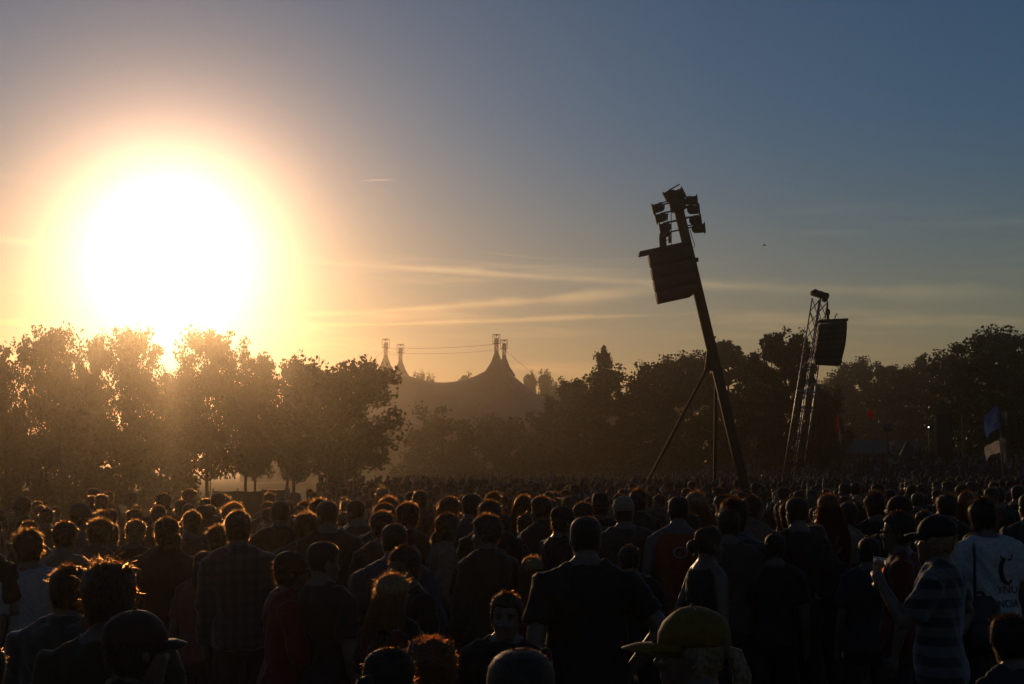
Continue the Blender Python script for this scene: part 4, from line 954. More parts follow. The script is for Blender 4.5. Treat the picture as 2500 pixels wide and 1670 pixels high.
def check_mat():
    m, nt, b, sp, mx = stripe_mat("checked shirt cotton", (.022, .019, .020), (.045, .036, .034), .07, .45)
    d = nt.nodes.new("ShaderNodeMath"); d.operation = 'DIVIDE'; nt.links.new(sp.outputs[0], d.inputs[0]); d.inputs[1].default_value = .07
    f = nt.nodes.new("ShaderNodeMath"); f.operation = 'FRACT'; nt.links.new(d.outputs[0], f.inputs[0]); g = nt.nodes.new("ShaderNodeMath"); g.operation = 'GREATER_THAN'; g.inputs[1].default_value = .45; nt.links.new(f.outputs[0], g.inputs[0])
    m2 = nt.nodes.new("ShaderNodeMix"); m2.data_type = 'RGBA'; m2.blend_type = 'MULTIPLY'; m2.inputs[7].default_value = (.45, .42, .45, 1); nt.links.new(g.outputs[0], m2.inputs[0]); nt.links.new(mx.outputs[2], m2.inputs[6]); nt.links.new(m2.outputs[2], b.inputs['Base Color']); return m
M_CHECK = check_mat()
def camo_mat():
    m, nt, b = new_mat("camouflage cotton"); c, f = noise_col(nt, 14.0, (.010, .011, .007), (.032, .027, .017), .46, .54, 2.0); nt.links.new(c, b.inputs['Base Color']); b.inputs['Roughness'].default_value = .85; b.inputs['Sheen Weight'].default_value = .5; return m
M_CAMO = camo_mat()

# ------------------------------------------------------------------ the people one can tell apart, nearest first
B2 = dict(hq=2)
CAPM = P(368, 1485, 138, "man in a dark cap, brim to one side, nearest under the sun", -52, 'short', 'softcap', top='coat', tc='c_black', hatc='c_char', hc='dark', **B2)
P(318, 1358, 124, "man with shaggy glowing hair behind the dark capped man", 6, 'shaggy', tc='c_olive', hc='brown', **B2)
P(-62, 1560, 140, "person in a denim jacket, only a shoulder in the corner", -10, 'short', top='coat', tc='c_denim', **B2)
P(98, 1290, 66, "man in a white shirt with bright hair and a sun visor", 42, 'shaggy', tc=(.30, .27, .27), hc='brown', hvar=1, head=(18, -6), **B2)
P(174, 1377, 92, "man in a camouflage jacket beside the white shirt", -8, 'short', top='coat', topmat=M_CAMO, tc='c_olive', hvar=1, **B2)
REDJ = P(690, 1344, 74, "man in a red jacket and peaked cap looking sideways", -72, 'short', 'cap', top='sleeve', tc='c_red', hatc='c_char', arms=('fold', 'fold'), **B2)
P(817, 1320, 66, "man with shaved head in a dark blue tee beside the red jacket", -38, 'buzz', tc='c_navy', head=(-15, -8), **B2)
P(968, 1277, 60, "man in a pale blue shirt with cropped glowing hair", -6, 'buzz', top='sleeve', tc='c_blue', hc='brown', arms=('pocket', 'pocket'), **B2)
P(985, 1398, 88, "woman with very long glowing hair down her back", -28, 'long', sex='f', hc='fair', tc='c_char', **B2)
GLS = P(1025, 1332, 70, "man in glasses turned to the long haired woman", 118, 'short', tc='c_black', hvar=1, head=(10, -10), **B2)
SUNG = P(884, 1578, 128, "dark haired person with sunglasses pushed up on the head", -35, 'tied', tc='c_black', sex='f', hc='dark', **B2)
P(1055, 1543, 146, "person with a round mop of copper curls at the bottom", 12, 'afro', sex='f', tc='c_maroon', hc='red', head=(0, 8), **B2)
P(912, 1634, 118, "ginger haired person cut off by the bottom edge", -20, 'bob', sex='f', hc='red', tc='c_brown', **B2)
FACE = P(1207, 1443, 86, "short haired man facing the camera in a dark tee", 172, 'short', tc='c_black', hc='brown', **B2)
P(1283, 1358, 64, "woman seen from behind with straight fair hair to mid back", 2, 'long', sex='f', hc='fair', tc='c_brown', hvar=1, **B2)
P(1425, 1253, 70, "big broad man in a black tee, back turned", 4, 'buzz', sex='s', tc='c_black', lc='c_char', arms=('back', 'hip'), **B2)
P(1540, 1197, 50, "broad man in a pale cap and grey green tee", 2, 'buzz', 'cap', sex='s', tc='c_grey', hatc='c_white', **B2)
TANK = P(1638, 1178, 46, "shaven man in an orange sleeveless top with a round logo", 2, 'buzz', top='tank', tc=(.26, .05, .008), **B2)
P(1777, 1160, 62, "tall man with wild curls in a blue striped jersey", -20, 'curly', top='sleeve', topmat=M_STRIPE_A, tc='c_blue', hc='dark', **B2)
P(1757, 1196, 48, "man with a flat topped haircut before the striped jersey", 30, 'flat', tc='c_blue', hc='brown', **B2)
P(1764, 1240, 54, "man in a grey tee between flat topped man and bun", -10, 'short', tc='c_grey', hc='brown', hvar=1, **B2)
P(1727, 1285, 60, "woman with a glowing hair bun in a strappy top", -62, 'bun', sex='f', top='tank', tc='c_char', hc='brown', arms=('pocket', 'down'), **B2)
YELL = P(1722, 1482, 150, "person in a yellow green peaked cap, hair tied behind", 74, 'tied', 'softcap', sex='f', tc='c_black', hatc=(.17, .088, .003), hc='fair', head=(6, 0), **B2)
P(1323, 1587, 168, "close cropped round head at the bottom edge", 0, 'buzz', tc='c_black', hc='brown', hvar=1, **B2)
BUCKET = P(1999, 1280, 54, "woman in a pale bucket hat resting her cheek on her hand", 168, 'shaggy', 'bucket', sex='f', top='coat', tc='c_black', hatc='c_grey', hc='fair', arms=('fold', 'cheek'), **B2)
P(2036, 1188, 52, "woman with long loose auburn hair lit from behind", 0, 'long', sex='f', tc='c_white', hc='red', hvar=1, **B2)
P(1950, 1209, 56, "person with thick dark curls beside the auburn haired woman", -5, 'curly', sex='f', tc='c_black', hc='dark', hvar=1, **B2)
P(2125, 1163, 46, "tall man in a black tee with upswept hair", 12, 'shaggy', tc='c_black', hc='brown', hvar=1, **B2)
P(2192, 1188, 52, "man in a dark red cap above the red shirted profile", 20, 'buzz', 'softcap', tc='c_char', hatc='c_maroon', **B2)
PROF = P(2172, 1247, 60, "man in glasses and red shirt seen in profile", 74, 'short', tc='c_red', hc='brown', **B2)
STRIPED = P(2268, 1249, 72, "man in a black cap and striped tee lifting a drink", 62, 'short', 'cap', tc='c_white', topmat=M_STRIPE_B, hatc='c_black', hc='fair', arms=('drink', 'hip'), **B2)
PRINT = P(2420, 1199, 60, "man in a white tee with lettering down the back", 4, 'shaggy', sex='s', tc=(.40, .37, .36), hc='dark', hvar=2, **B2)
P(2304, 1194, 44, "short haired man in a dark jacket behind the striped tee", 10, 'short', top='coat', tc='c_black', hc='brown', **B2)
P(2352, 1196, 42, "woman with long lit hair beside the white lettered tee", -15, 'long', sex='f', tc='c_grey', hc='red', **B2)
P(2490, 1186, 42, "shaven man in a teal tee at the edge of the photo", 8, 'buzz', tc='c_teal', hvar=1, **B2)
P(2468, 1494, 98, "person with dark ringlets low at the corner", 20, 'curly', sex='f', tc='c_denim', hc='dark', **B2)
P(1358, 1233, 50, "man in a black cap, peak to one side, in a dark tee", -60, 'short', 'cap', tc='c_black', hatc='c_black', **B2)
P(610, 1245, 58, "man in a checked shirt seen from behind", 3, 'short', top='sleeve', topmat=M_CHECK, tc='c_grey', hc='brown', **B2)
# the rows behind
ROW = [
 (58, 1231, 24, 'buzz', 'm', "small cropped head at the far end near the edge"), (109, 1233, 29, 'short', 'm', "dark head next in from the far cropped head"), (138, 1235, 27, 'curly', 'f', "small fluffy bright head beside the pale cap"),
 (223, 1210, 29, 'short', 'm', "upright dark head standing taller behind the pale cap"), (252, 1246, 38, 'shaggy', 'm', "low tousled head right of the pale cap"), (287, 1242, 34, 'short', 'm', "plain dark head right of the tousled one"),
 (323, 1243, 36, 'short', 'm', "thin rimmed round head beneath the left trees"), (340, 1233, 27, 'short', 'f', "faint small head above the thin rimmed one"), (386, 1203, 32, 'short', 'm', "tallest hazy head before the left bushes"),
 (388, 1233, 36, 'bun', 'f', "head with a small lit knot in front of the tall hazy head"), (446, 1246, 44, 'short', 'm', "wide dark head left of the grey shirted man"), (474, 1243, 28, 'short', 'f', "half hidden head behind the wide dark one"),
 (519, 1202, 32, 'buzz', 'm', "tall thin rimmed head before the dark screen fence"), (553, 1213, 34, 'short', 'm', "dim dark head beside the tall thin rimmed one"), (583, 1226, 48, 'curly', 'f', "curly lit head just behind the checked shirt"),
 (88, 1270, 38, 'short', 'm', "lit round head above the sun visor"), (90, 1259, 28, 'short', 'm', "thin rimmed head peeping over the lit round one"), (165, 1272, 54, 'short', 'm', "bright topped head above the camouflage jacket"),
 (232, 1265, 52, 'shaggy', 'm', "rounded lit head with raised collar left of the dark back"), (330, 1269, 48, 'short', 'f', "smooth lit head right of the dark back"), (394, 1263, 54, 'short', 'm', "strongly rimmed round head above another"),
 (287, 1278, 44, 'short', 'm', "dark sloping shouldered man behind the shaggy hair"), (405, 1297, 54, 'short', 'm', "rimmed head with an earring of light under the round one"), (534, 1282, 52, 'shaggy', 'm', "tousled bright head beside the checked shirt"),
 (645, 1239, 30, 'short', 'f', "half ring of light hidden behind the dim tall head"), (674, 1221, 42, 'buzz', 'm', "dim tall head right of the checked shirt"), (735, 1222, 36, 'curly', 'f', "small curly lit head behind the big curls"),
 (772, 1214, 54, 'curly', 'm', "big bright curls before the lone tree"), (731, 1247, 54, 'shaggy', 'm', "spiky lit head under the big bright curls"), (777, 1282, 50, 'shaggy', 'f', "pointed lit crown above the dark blue tee"),
 (820, 1220, 46, 'buzz', 'm', "smooth bare round head right of the big curls"), (848, 1219, 32, 'shaggy', 'f', "small lit crown behind the bare round head"), (858, 1232, 36, 'short', 'm', "low dark head right of the bare one"),
 (885, 1220, 38, 'buzz', 'm', "glinting bare head below the lone tree"), (923, 1227, 46, 'short', 'm', "clean rimmed oval head left of the low dark crop"), (946, 1248, 52, 'short', 'm', "dark crop directly above the pale blue shirt"),
 (938, 1215, 20, 'short', 'f', "tiny head between two rimmed ovals"), (965, 1212, 44, 'shaggy', 'm', "warm tousled head behind the clean rimmed oval"), (982, 1207, 20, 'short', 'm', "tiny head left of the tall narrow head"),
 (1002, 1200, 31, 'short', 'm', "narrow head rising beside the tall dark one"), (1003, 1227, 48, 'short', 'm', "rimmed head with a shoulder turned away below the narrow one"), (1034, 1196, 33, 'short', 'm', "tall dark narrow head with sloping shoulders"),
 (1097, 1212, 46, 'long', 'f', "curly long haired woman left of the pale collar"), (1199, 1200, 38, 'curly', 'f', "soft round head behind the pale collar"), (1203, 1219, 48, 'short', 'm', "round dark head right of the pale collar"),
 (1077, 1252, 50, 'short', 'm', "dark head under the curly long hair"), (1072, 1294, 50, 'short', 'm', "darkest head above the man in glasses"), (1112, 1250, 40, 'short', 'f', "dim head tucked right of the dark one"),
 (1168, 1255, 58, 'short', 'm', "broad dark head below the pale collar"), (1210, 1256, 34, 'curly', 'f', "frizzy lit hair tight against the broad dark head"),
 (1271, 1208, 42, 'long', 'f', "fair long haired woman in a pale vest, mid crowd"), (1331, 1200, 28, 'short', 'm', "small rimmed head over the long haired woman's shoulder"), (1343, 1210, 42, 'short', 'm', "rimmed round head above the black cap"),
 (1366, 1215, 28, 'short', 'f', "small head tucked right of the rimmed round one"), (1399, 1212, 30, 'short', 'm', "small head between the cap and the wide hat"), (1422, 1225, 42, 'short', 'm', "dark head above the big black tee"),
 (1446, 1215, 32, 'short', 'f', "small head left of the wide hat's shoulder"), (1505, 1204, 18, 'short', 'm', "tiny lit head beside the wide hat"), (1527, 1192, 26, 'shaggy', 'f', "small crown peeping behind the pale cap man"),
 (1560, 1180, 40, 'shaggy', 'm', "tousled head rising behind the pale cap man"), (1684, 1194, 46, 'bob', 'f', "dark bobbed head right of the orange top"), (1719, 1199, 24, 'short', 'm', "small rimmed head left of the flat topped man"),
 (1826, 1200, 28, 'shaggy', 'f', "small tousled head right of the wild curls"), (1845, 1204, 44, 'short', 'f', "reddish rimmed head left of the big thin haired head"), (1928, 1177, 48, 'buzz', 'm', "big thin haired head before the lattice tower foot"),
 (1963, 1197, 24, 'short', 'm', "small head behind the thick dark curls"), (2054, 1169, 24, 'buzz', 'm', "small clean rimmed head above the auburn hair"), (2077, 1172, 24, 'short', 'm', "small dim head right of the clean rimmed one"),
 (2157, 1174, 26, 'short', 'm', "small head right of the upswept hair"), (2223, 1167, 20, 'short', 'f', "tiny rimmed head past the dark red cap"), (2243, 1178, 27, 'short', 'm', "small glinting head right of the dark red cap"),
 (2232, 1202, 28, 'short', 'm', "small head over the red capped man's shoulder"), (2328, 1166, 22, 'short', 'm', "tiny dark head above the short haired man"), (2364, 1174, 28, 'short', 'm', "small head above the long lit hair"),
 (2345, 1176, 26, 'short', 'f', "small lit head left of the one above the long hair"), (2405, 1182, 32, 'short', 'm', "rimmed head just above the lettered man"), (2420, 1161, 22, 'short', 'm', "tiny far head under the pale flag"),
 (2434, 1169, 24, 'short', 'f', "tiny far head next to the one under the pale flag"), (2443, 1185, 30, 'short', 'm', "small head right of the lettered man"), (2372, 1168, 20, 'buzz', 'm', "tiny bare head left of the white flag"),
 (2468, 1178, 28, 'short', 'm', "small head in a rust top near the edge"), (1700, 1204, 28, 'short', 'm', "half hidden small head right of the dark bob"), (1590, 1202, 30, 'short', 'm', "rimmed small head between pale cap and orange top"),
]
rr = random.Random(3); TOPC = ['c_black', 'c_char', 'c_grey', 'c_navy', 'c_olive', 'c_brown', 'c_maroon', 'c_black', 'c_brown', 'c_char', 'c_cream', 'c_olive']
ARMS = [('down', 'down'), ('down', 'pocket'), ('fold', 'fold'), ('pocket', 'pocket'), ('down', 'chest'), ('back', 'down')]
TURN = {('down', 'down'): (0, 0), ('down', 'pocket'): (24, -6), ('fold', 'fold'): (-20, -4), ('pocket', 'pocket'): (12, 4), ('down', 'chest'): (-30, -8), ('back', 'down'): (34, 0), ('down', 'up'): (0, 6)}
for i, (px, py, w, hair, sex, lb) in enumerate(ROW):
    ap = ARMS[rr.randrange(4 if sex == 'f' else 6)]
    P(px, py, w, lb, rr.gauss(0, 32), hair, sex=sex, arms=ap, head=TURN[ap], tc=TOPC[rr.randrange(len(TOPC))], hc=rr.choice(['dark', 'brown', 'brown', 'dark', 'fair' if sex == 'f' else 'brown']),
      hvar=rr.randrange(2), top=rr.choice(['tee', 'tee', 'sleeve']), hq=2 if w > 34 else 1, legs=rr.choice(['long', 'long', 'short']), lc=rr.choice(['c_denim', 'c_char', 'c_navy', 'c_olive']), skin=rr.choice(['skin', 'skin', 'tan']))
P(181, 1226, 44, "man in a pale peaked cap in the rows under the left trees", -70, 'short', 'softcap', tc='c_blue', hatc='c_grey')
P(504, 1232, 42, "man in a grey shirt and flat cap left of the checked shirt", -55, 'short', 'cap', sex='s', tc='c_grey', hatc='c_grey')
P(1159, 1183, 42, "tall man with a pale blue collar before the big top", -30, 'buzz', top='coat', tc='c_blue', **B2)
P(1472, 1195, 62, "person in a dark wide brimmed hat mid crowd", -20, 'short', 'wide', tc='c_black', hatc='c_black')
P(1510, 1222, 34, "person with rust red hair behind the pale cap man", -40, 'bob', sex='f', tc='c_olive', hc='red', **B2)
CUPM = P(-14, 1258, 60, "person at the edge of the photo holding up a white cup", -24, 'short', tc='c_char', arms=('down', 'chest'))
P(2352, 1300, 50, "woman with bare shoulders between striped tee and white tee", 10, 'tied', sex='f', top='tank', tc='c_grey', hc='brown', **B2)
P(570, 1330, 50, "dark haired person half hidden below the tousled bright head", 10, 'short', tc='c_black', hc='dark')
P(470, 1345, 56, "dim figure between shaggy hair and red jacket", -12, 'tied', sex='f', tc='c_pink', hc='brown')
P(1560, 1330, 56, "dark figure between the big black tee and the bun", 8, 'short', tc='c_black', hc='dark')
P(1880, 1300, 54, "dark figure left of the bucket hat", -12, 'short', tc='c_char', hc='dark')
P(2100, 1310, 56, "dark figure between the bucket hat and the raised drink", -8, 'short', sex='f', tc='c_denim', hc='dark')

for _h in YELL.children:
    if _h.name.startswith('cap'): _h.children[0].scale = (1.1, 1.22, 1.0)
# things worn and held ---------------------------------------------------------------
from mathutils.bvhtree import BVHTree
def child(o, name): return next(c for c in o.children if c.name.split('.')[0] == name)
def text_mesh(body, size):
    cu = bpy.data.curves.new("lettering", 'FONT'); cu.body = body; cu.size = size; cu.align_x = 'CENTER'; cu.resolution_u = 3; o = bpy.data.objects.new("tmp", cu); COL.objects.link(o)
    dg = bpy.context.evaluated_depsgraph_get(); me = bpy.data.meshes.new_from_object(o.evaluated_get(dg)); bpy.data.objects.remove(o); return me
def press_on(me, shirt, x0, z0, mat, parent, name, sx=1.0):
    """lays flat print on the back of a shirt"""
    bv = BVHTree.FromPolygons([tuple(v.co) for v in shirt.data.vertices], [tuple(p.vertices) for p in shirt.data.polygons])
    for v in me.vertices:
        x, z = x0 + v.co.x * sx, z0 + v.co.y; h = bv.ray_cast(Vector((x, -1, z)), Vector((0, 1, 0)))
        v.co = (x, (h[0].y if h[0] else -.13) - .004, z)
    me.update(); o = obj(name, me, None, parent); o.data.materials.clear(); o.data.materials.append(mat); return o
M_INK = plain("black print", (.006, .006, .007), None, .7); M_REDINK = plain("red print", (.08, .012, .01), None, .7); M_WHITEINK = plain("white print", (.22, .19, .18), None, .7)
sh = child(PRINT, "shirt")
def big_c():
    bm = bmesh.new(); pts = []
    n = 18
    for k in range(n + 1):
        a = math.pi * .62 + (math.pi * 1.12) * k / n; pts.append((math.cos(a) * .060, math.sin(a) * .100 - .01, math.cos(a) * .040 + .012, math.sin(a) * .082 - .004))
    vs = [(bm.verts.new((a, b, 0)), bm.verts.new((c, d, 0))) for a, b, c, d in pts]
    for k in range(n): bm.faces.new((vs[k][0], vs[k + 1][0], vs[k + 1][1], vs[k][1]))
    q = [bm.verts.new(p) for p in ((-.050, .098, 0), (.062, .098, 0), (.040, .058, 0), (-.032, .062, 0))]; bm.faces.new(q)
    me = bpy.data.meshes.new("print"); bm.to_mesh(me); bm.free(); return me
press_on(big_c(), sh, .085, 1.27, M_INK, sh, "print"); press_on(text_mesh("YNU", .075), sh, .085, 1.105, M_REDINK, sh, "lettering"); press_on(text_mesh("NOIA", .075), sh, .085, 1.01, M_INK, sh, "lettering", .85)
sh = child(TANK, "shirt")
lg = MB()
seg = 24; v = [(math.cos(2 * math.pi * k / seg) * r * 1.25, math.sin(2 * math.pi * k / seg) * r, 0) for r in (.044, .034) for k in range(seg)]
lg.add(v, [(k, (k + 1) % seg, seg + (k + 1) % seg, seg + k) for k in range(seg)]); lg.add([(-.02, .0, 0), (-.008, -.018, 0), (.026, .02, 0), (-.006, -.006, 0)], [(0, 1, 2, 3)])
press_on(lg.mesh("print"), sh, .0, 1.31, M_WHITEINK, sh, "logo_print")
# sunglasses on the head, spectacles, visor
def glasses(owner, mat, up, name):
    hd = owner_head(owner); mb = MB()
    for s in (-1, 1): mb.tube([(s * .07, .083, .008), (s * .078, .04, .010), (s * .080, -.01, .006)], .0028, 5)
    mb.tube([(-.012, .104, .010), (0, .108, .013), (.012, .104, .010)], .0028, 5)
    for s in (-1, 1):
        seg = 16; v = [(s * .040 + math.cos(2 * math.pi * k / seg) * .029 * r, .099 - abs(math.cos(2 * math.pi * k / seg) * .010), .006 + math.sin(2 * math.pi * k / seg) * .020 * r) for r in (1.0, .86) for k in range(seg)]
        mb.add(v, [(k, (k + 1) % seg, seg + (k + 1) % seg, seg + k) for k in range(seg)])
    fr = mb.build(name, mat, owner)
    for s in (-1, 1):
        ln = MB()
        seg = 16; v = [(s * .040 + math.cos(2 * math.pi * k / seg) * .026, .099 - abs(math.cos(2 * math.pi * k / seg) * .010), .006 + math.sin(2 * math.pi * k / seg) * .018) for k in range(seg)] + [(s * .040, .101, .006)]
        ln.add(v, [], [(seg, k, (k + 1) % seg) for k in range(seg)]); ln.build("lens", M_LENS, fr)
    M = hd @ (Matrix.Translation((0, -.028, .075)) @ Matrix.Rotation(R(58), 4, 'X') @ Matrix.Scale(1.12, 4) if up else Matrix.Identity(4)); fr.matrix_local = M; return fr
HEADS = {}
def owner_head(o): return HEADS.get(o.name, head_matrix(0, 0))
HEADS[GLS.name] = head_matrix(10, -10)
M_FRAME = plain("spectacle frame", (.02, .02, .022), None, .3); glasses(SUNG, M_FRAME, True, "sunglasses"); glasses(GLS, M_FRAME, False, "spectacles"); glasses(PROF, M_FRAME, False, "spectacles")
M_EYE = plain("dark eye", (.03, .025, .02), None, .15)
def eyes(owner, hd):
    for s in (-1, 1):
        e = MB().ball((s * .031, .074, .007), .012, .012, .0085, 10, 8).build("eye", M_EYE, owner, True); e.matrix_local = hd
        b = MB().tube([(s * .014, .090, .024), (s * .032, .092, .029), (s * .050, .080, .024)], [.003, .0045, .0025], 6).build("eyebrow", M_HAIR, owner, True); b.matrix_local = hd; setc(b, 'dark')
eyes(FACE, head_matrix(0, 0)); eyes(BUCKET, head_matrix(0, 0)); eyes(GLS, head_matrix(10, -10))
# the raised plastic cup with a drink, and a white cup
def cup_mats():
    m, nt, b = new_mat("clear plastic cup"); b.inputs['Base Color'].default_value = (.9, .9, .9, 1); b.inputs['Roughness'].default_value = .12; b.inputs['Transmission Weight'].default_value = .9; b.inputs['IOR'].default_value = 1.12
    d, nt2, b2 = new_mat("amber drink"); b2.inputs['Base Color'].default_value = (.75, .22, .05, 1); b2.inputs['Roughness'].default_value = .1; b2.inputs['Transmission Weight'].default_value = .85; b2.inputs['IOR'].default_value = 1.2
    w = plain("white paper cup", (.65, .63, .58), (.75, .73, .68), .7); 
    nt = w.node_tree; add_translucent(w, .45, 1.2); return m, d, w
M_CUP, M_DRINK, M_PAPER = cup_mats()
def cup(owner, side, pose, sex, mat, drink, label, yaw_extra=0.0, lean=(0.0, 0.0)):
    sx = SEX[sex]; shp, el, wr, hd, c = arm_points(sx, pose, side); p = wr + hd * .075 + np.array([-side * .030, .012, .01]); s = owner.scale[0]
    bpy.context.view_layer.update(); wp = owner.matrix_world @ Vector(p); o = empty("plastic_cup", tuple(wp - Vector((0, 0, .045))), owner.rotation_euler.z); o.rotation_euler = (lean[0], lean[1], owner.rotation_euler.z); tag(o, label, "cup")
    seg = 20; prof = [(.028, 0), (.0295, .03), (.034, .085), (.0385, .135), (.040, .137)]; v = [(math.cos(2 * math.pi * k / seg) * r, math.sin(2 * math.pi * k / seg) * r, z) for r, z in prof for k in range(seg)]
    n = len(prof); mb = MB(); mb.add(v, [(i * seg + k, i * seg + (k + 1) % seg, (i + 1) * seg + (k + 1) % seg, (i + 1) * seg + k) for i in range(n - 1) for k in range(seg)])
    mb.build("cup_wall", mat, o, True); b = MB(); b.tube([(0, 0, .001), (0, 0, .004)], .028, 20); b.build("cup_base", mat, o, True); r = MB(); r.add([(math.cos(2 * math.pi * k / seg) * (.040 + .0025 * math.cos(q)), math.sin(2 * math.pi * k / seg) * (.040 + .0025 * math.cos(q)), .137 + .0025 * math.sin(q)) for k in range(seg) for q in (0, 1.57, 3.14, 4.71)], [(k * 4 + j, ((k + 1) % seg) * 4 + j, ((k + 1) % seg) * 4 + (j + 1) % 4, k * 4 + (j + 1) % 4) for k in range(seg) for j in range(4)]); r.build("rim", mat, o, True)
    if drink: d = MB(); d.tube([(0, 0, .006), (0, 0, .03), (0, 0, .085), (0, 0, .106)], [.0265, .028, .0325, .035], 20); d.build("drink", M_DRINK, o, True)
    return o
cup(STRIPED, -1, 'drink', 'm', M_CUP, True, "clear plastic cup of amber drink raised by the striped man", lean=(.12, .2))
cup(CUPM, 1, 'chest', 'm', M_PAPER, False, "white paper cup catching the sun at the photo edge")
# backpack on the lettered man
bp = empty("backpack", PRINT.location, PRINT.rotation_euler.z); bp.scale = PRINT.scale; tag(bp, "dark backpack slung low beside the lettered white tee", "backpack")
M_PACK = plain("backpack nylon", (.010, .010, .012), (.02, .02, .022), .6, 0, 20)
k = MB(); k.box((-.19, -.21, .90), .26, .16, .40, bev=.05); pk = k.build("pack_body", M_PACK, bp, True); MB().box((-.19, -.305, .84), .20, .05, .20, bev=.02).build("front_pocket", M_PACK, bp, True)
MB().tube([(-.20, -.15, 1.08), (-.19, -.14, 1.36), (-.15, -.02, 1.478), (-.15, .10, 1.36), (-.19, .12, 1.12), (-.22, -.05, .95)], .022, 8, True, (.35, 1)).build("shoulder_strap", M_PACK, bp, True)
MB().tube([(-.23, -.21, 1.09), (-.21, -.21, 1.125), (-.17, -.21, 1.125), (-.15, -.21, 1.09)], .010, 6).build("carry_loop", M_PACK, bp, True)

# ------------------------------------------------------------------ rest of the counted crowd, then the far mass
rf = random.Random(21); spots = [(q[3], q[2]) for q in PEOPLE]; fill = []
def ok(x, y, r): return all((x - a) ** 2 + (y - b) ** 2 > r * r for a, b in spots) and not (abs(x - 6.9) < 1.6 and abs(y - 42) < 1.6) and not (abs(x - 9.3) < 1.3 and abs(y - 48) < 1.3)
tries = 0
while len(fill) < 300 - len(PEOPLE) and tries < 60000:
    tries += 1
    D = 12.5 + 27.0 * rf.random() ** .9; px = rf.uniform(-20, 2520); x = (px - 1250) / F * D
    if px < 760 and D > 27: continue
    if D < 15 and not (300 < px < 2300): continue
    if not ok(x, D, .52 + D * .004): continue
    spots.append((x, D)); H = rf.gauss(1.72, .085); H = max(1.54, min(1.90, H)); g = gz(x, D); py = HOR + (CAMZ - (H + g)) * F / D
    fill.append((px, py, D, x, H))
names = ["white shirt and visor man", "camouflage jacket", "dark sloping shouldered man", "grey shirted man", "checked shirt", "red jacket", "big bright curls", "glinting bare head", "pale blue shirt", "man in glasses", "tall man with pale collar", "broad dark head", "fair haired woman in vest",
         "black capped man", "wide brimmed hat", "pale cap man", "orange top", "wild curls", "thin haired head", "auburn haired woman", "upswept haired man", "dark red cap", "short haired jacket man", "white lettered tee", "teal tee"]
npx = [70, 174, 287, 446, 610, 700, 772, 885, 968, 1040, 1159, 1180, 1271, 1358, 1472, 1540, 1638, 1777, 1928, 2036, 2125, 2192, 2304, 2402, 2490]
ORD = ["first", "second", "third", "fourth", "fifth", "sixth", "seventh", "eighth", "ninth", "tenth", "eleventh", "twelfth", "thirteenth", "fourteenth", "fifteenth", "sixteenth", "seventeenth", "eighteenth", "nineteenth", "twentieth", "last"]
bucket = {}
for f in fill: bucket.setdefault(min(range(len(npx)), key=lambda i: abs(npx[i] - f[0])), []).append(f)
for bi, fs in bucket.items():
    fs.sort()
    for j, (px, py, D, x, H) in enumerate(fs):
        sex = rf.choice('mmf'); hair = rf.choice(['short', 'short', 'buzz', 'shaggy', 'tied']) if sex == 'm' else rf.choice(['long', 'bob', 'tied', 'curly']); hat = rf.choice([None] * 9 + ['cap', 'bucket'])
        if hair == 'tied' and sex == 'm': hair = 'short'
        what = ("capped" if hat == 'cap' else "hatted" if hat else {'short': 'plain', 'buzz': 'cropped', 'shaggy': 'tousled', 'long': 'long haired', 'bob': 'full haired', 'tied': 'pony tailed', 'curly': 'curly'}[hair])
        lb = f"small {what} head above the {names[bi]}, {ORD[min(j, 20)]} from the left"
        ap = ('down', 'up') if D > 24 and rf.random() < .05 else ARMS[rf.randrange(4 if sex == 'f' else 6)]
        person(x, D, H, rf.gauss(0, 42) + (180 if rf.random() < .07 else 0), sex, ap, hair if not hat else 'short', rf.choice(['dark', 'brown', 'brown', 'fair' if sex == 'f' else 'dark']), rf.choice(['tee', 'tee', 'sleeve']), TOPC[rf.randrange(len(TOPC))],
               hat=hat, head=TURN[ap], hatc=rf.choice(['c_black', 'c_grey', 'c_cream', 'c_navy']), hvar=rf.randrange(2), label=lb, group="small heads of the middle crowd")
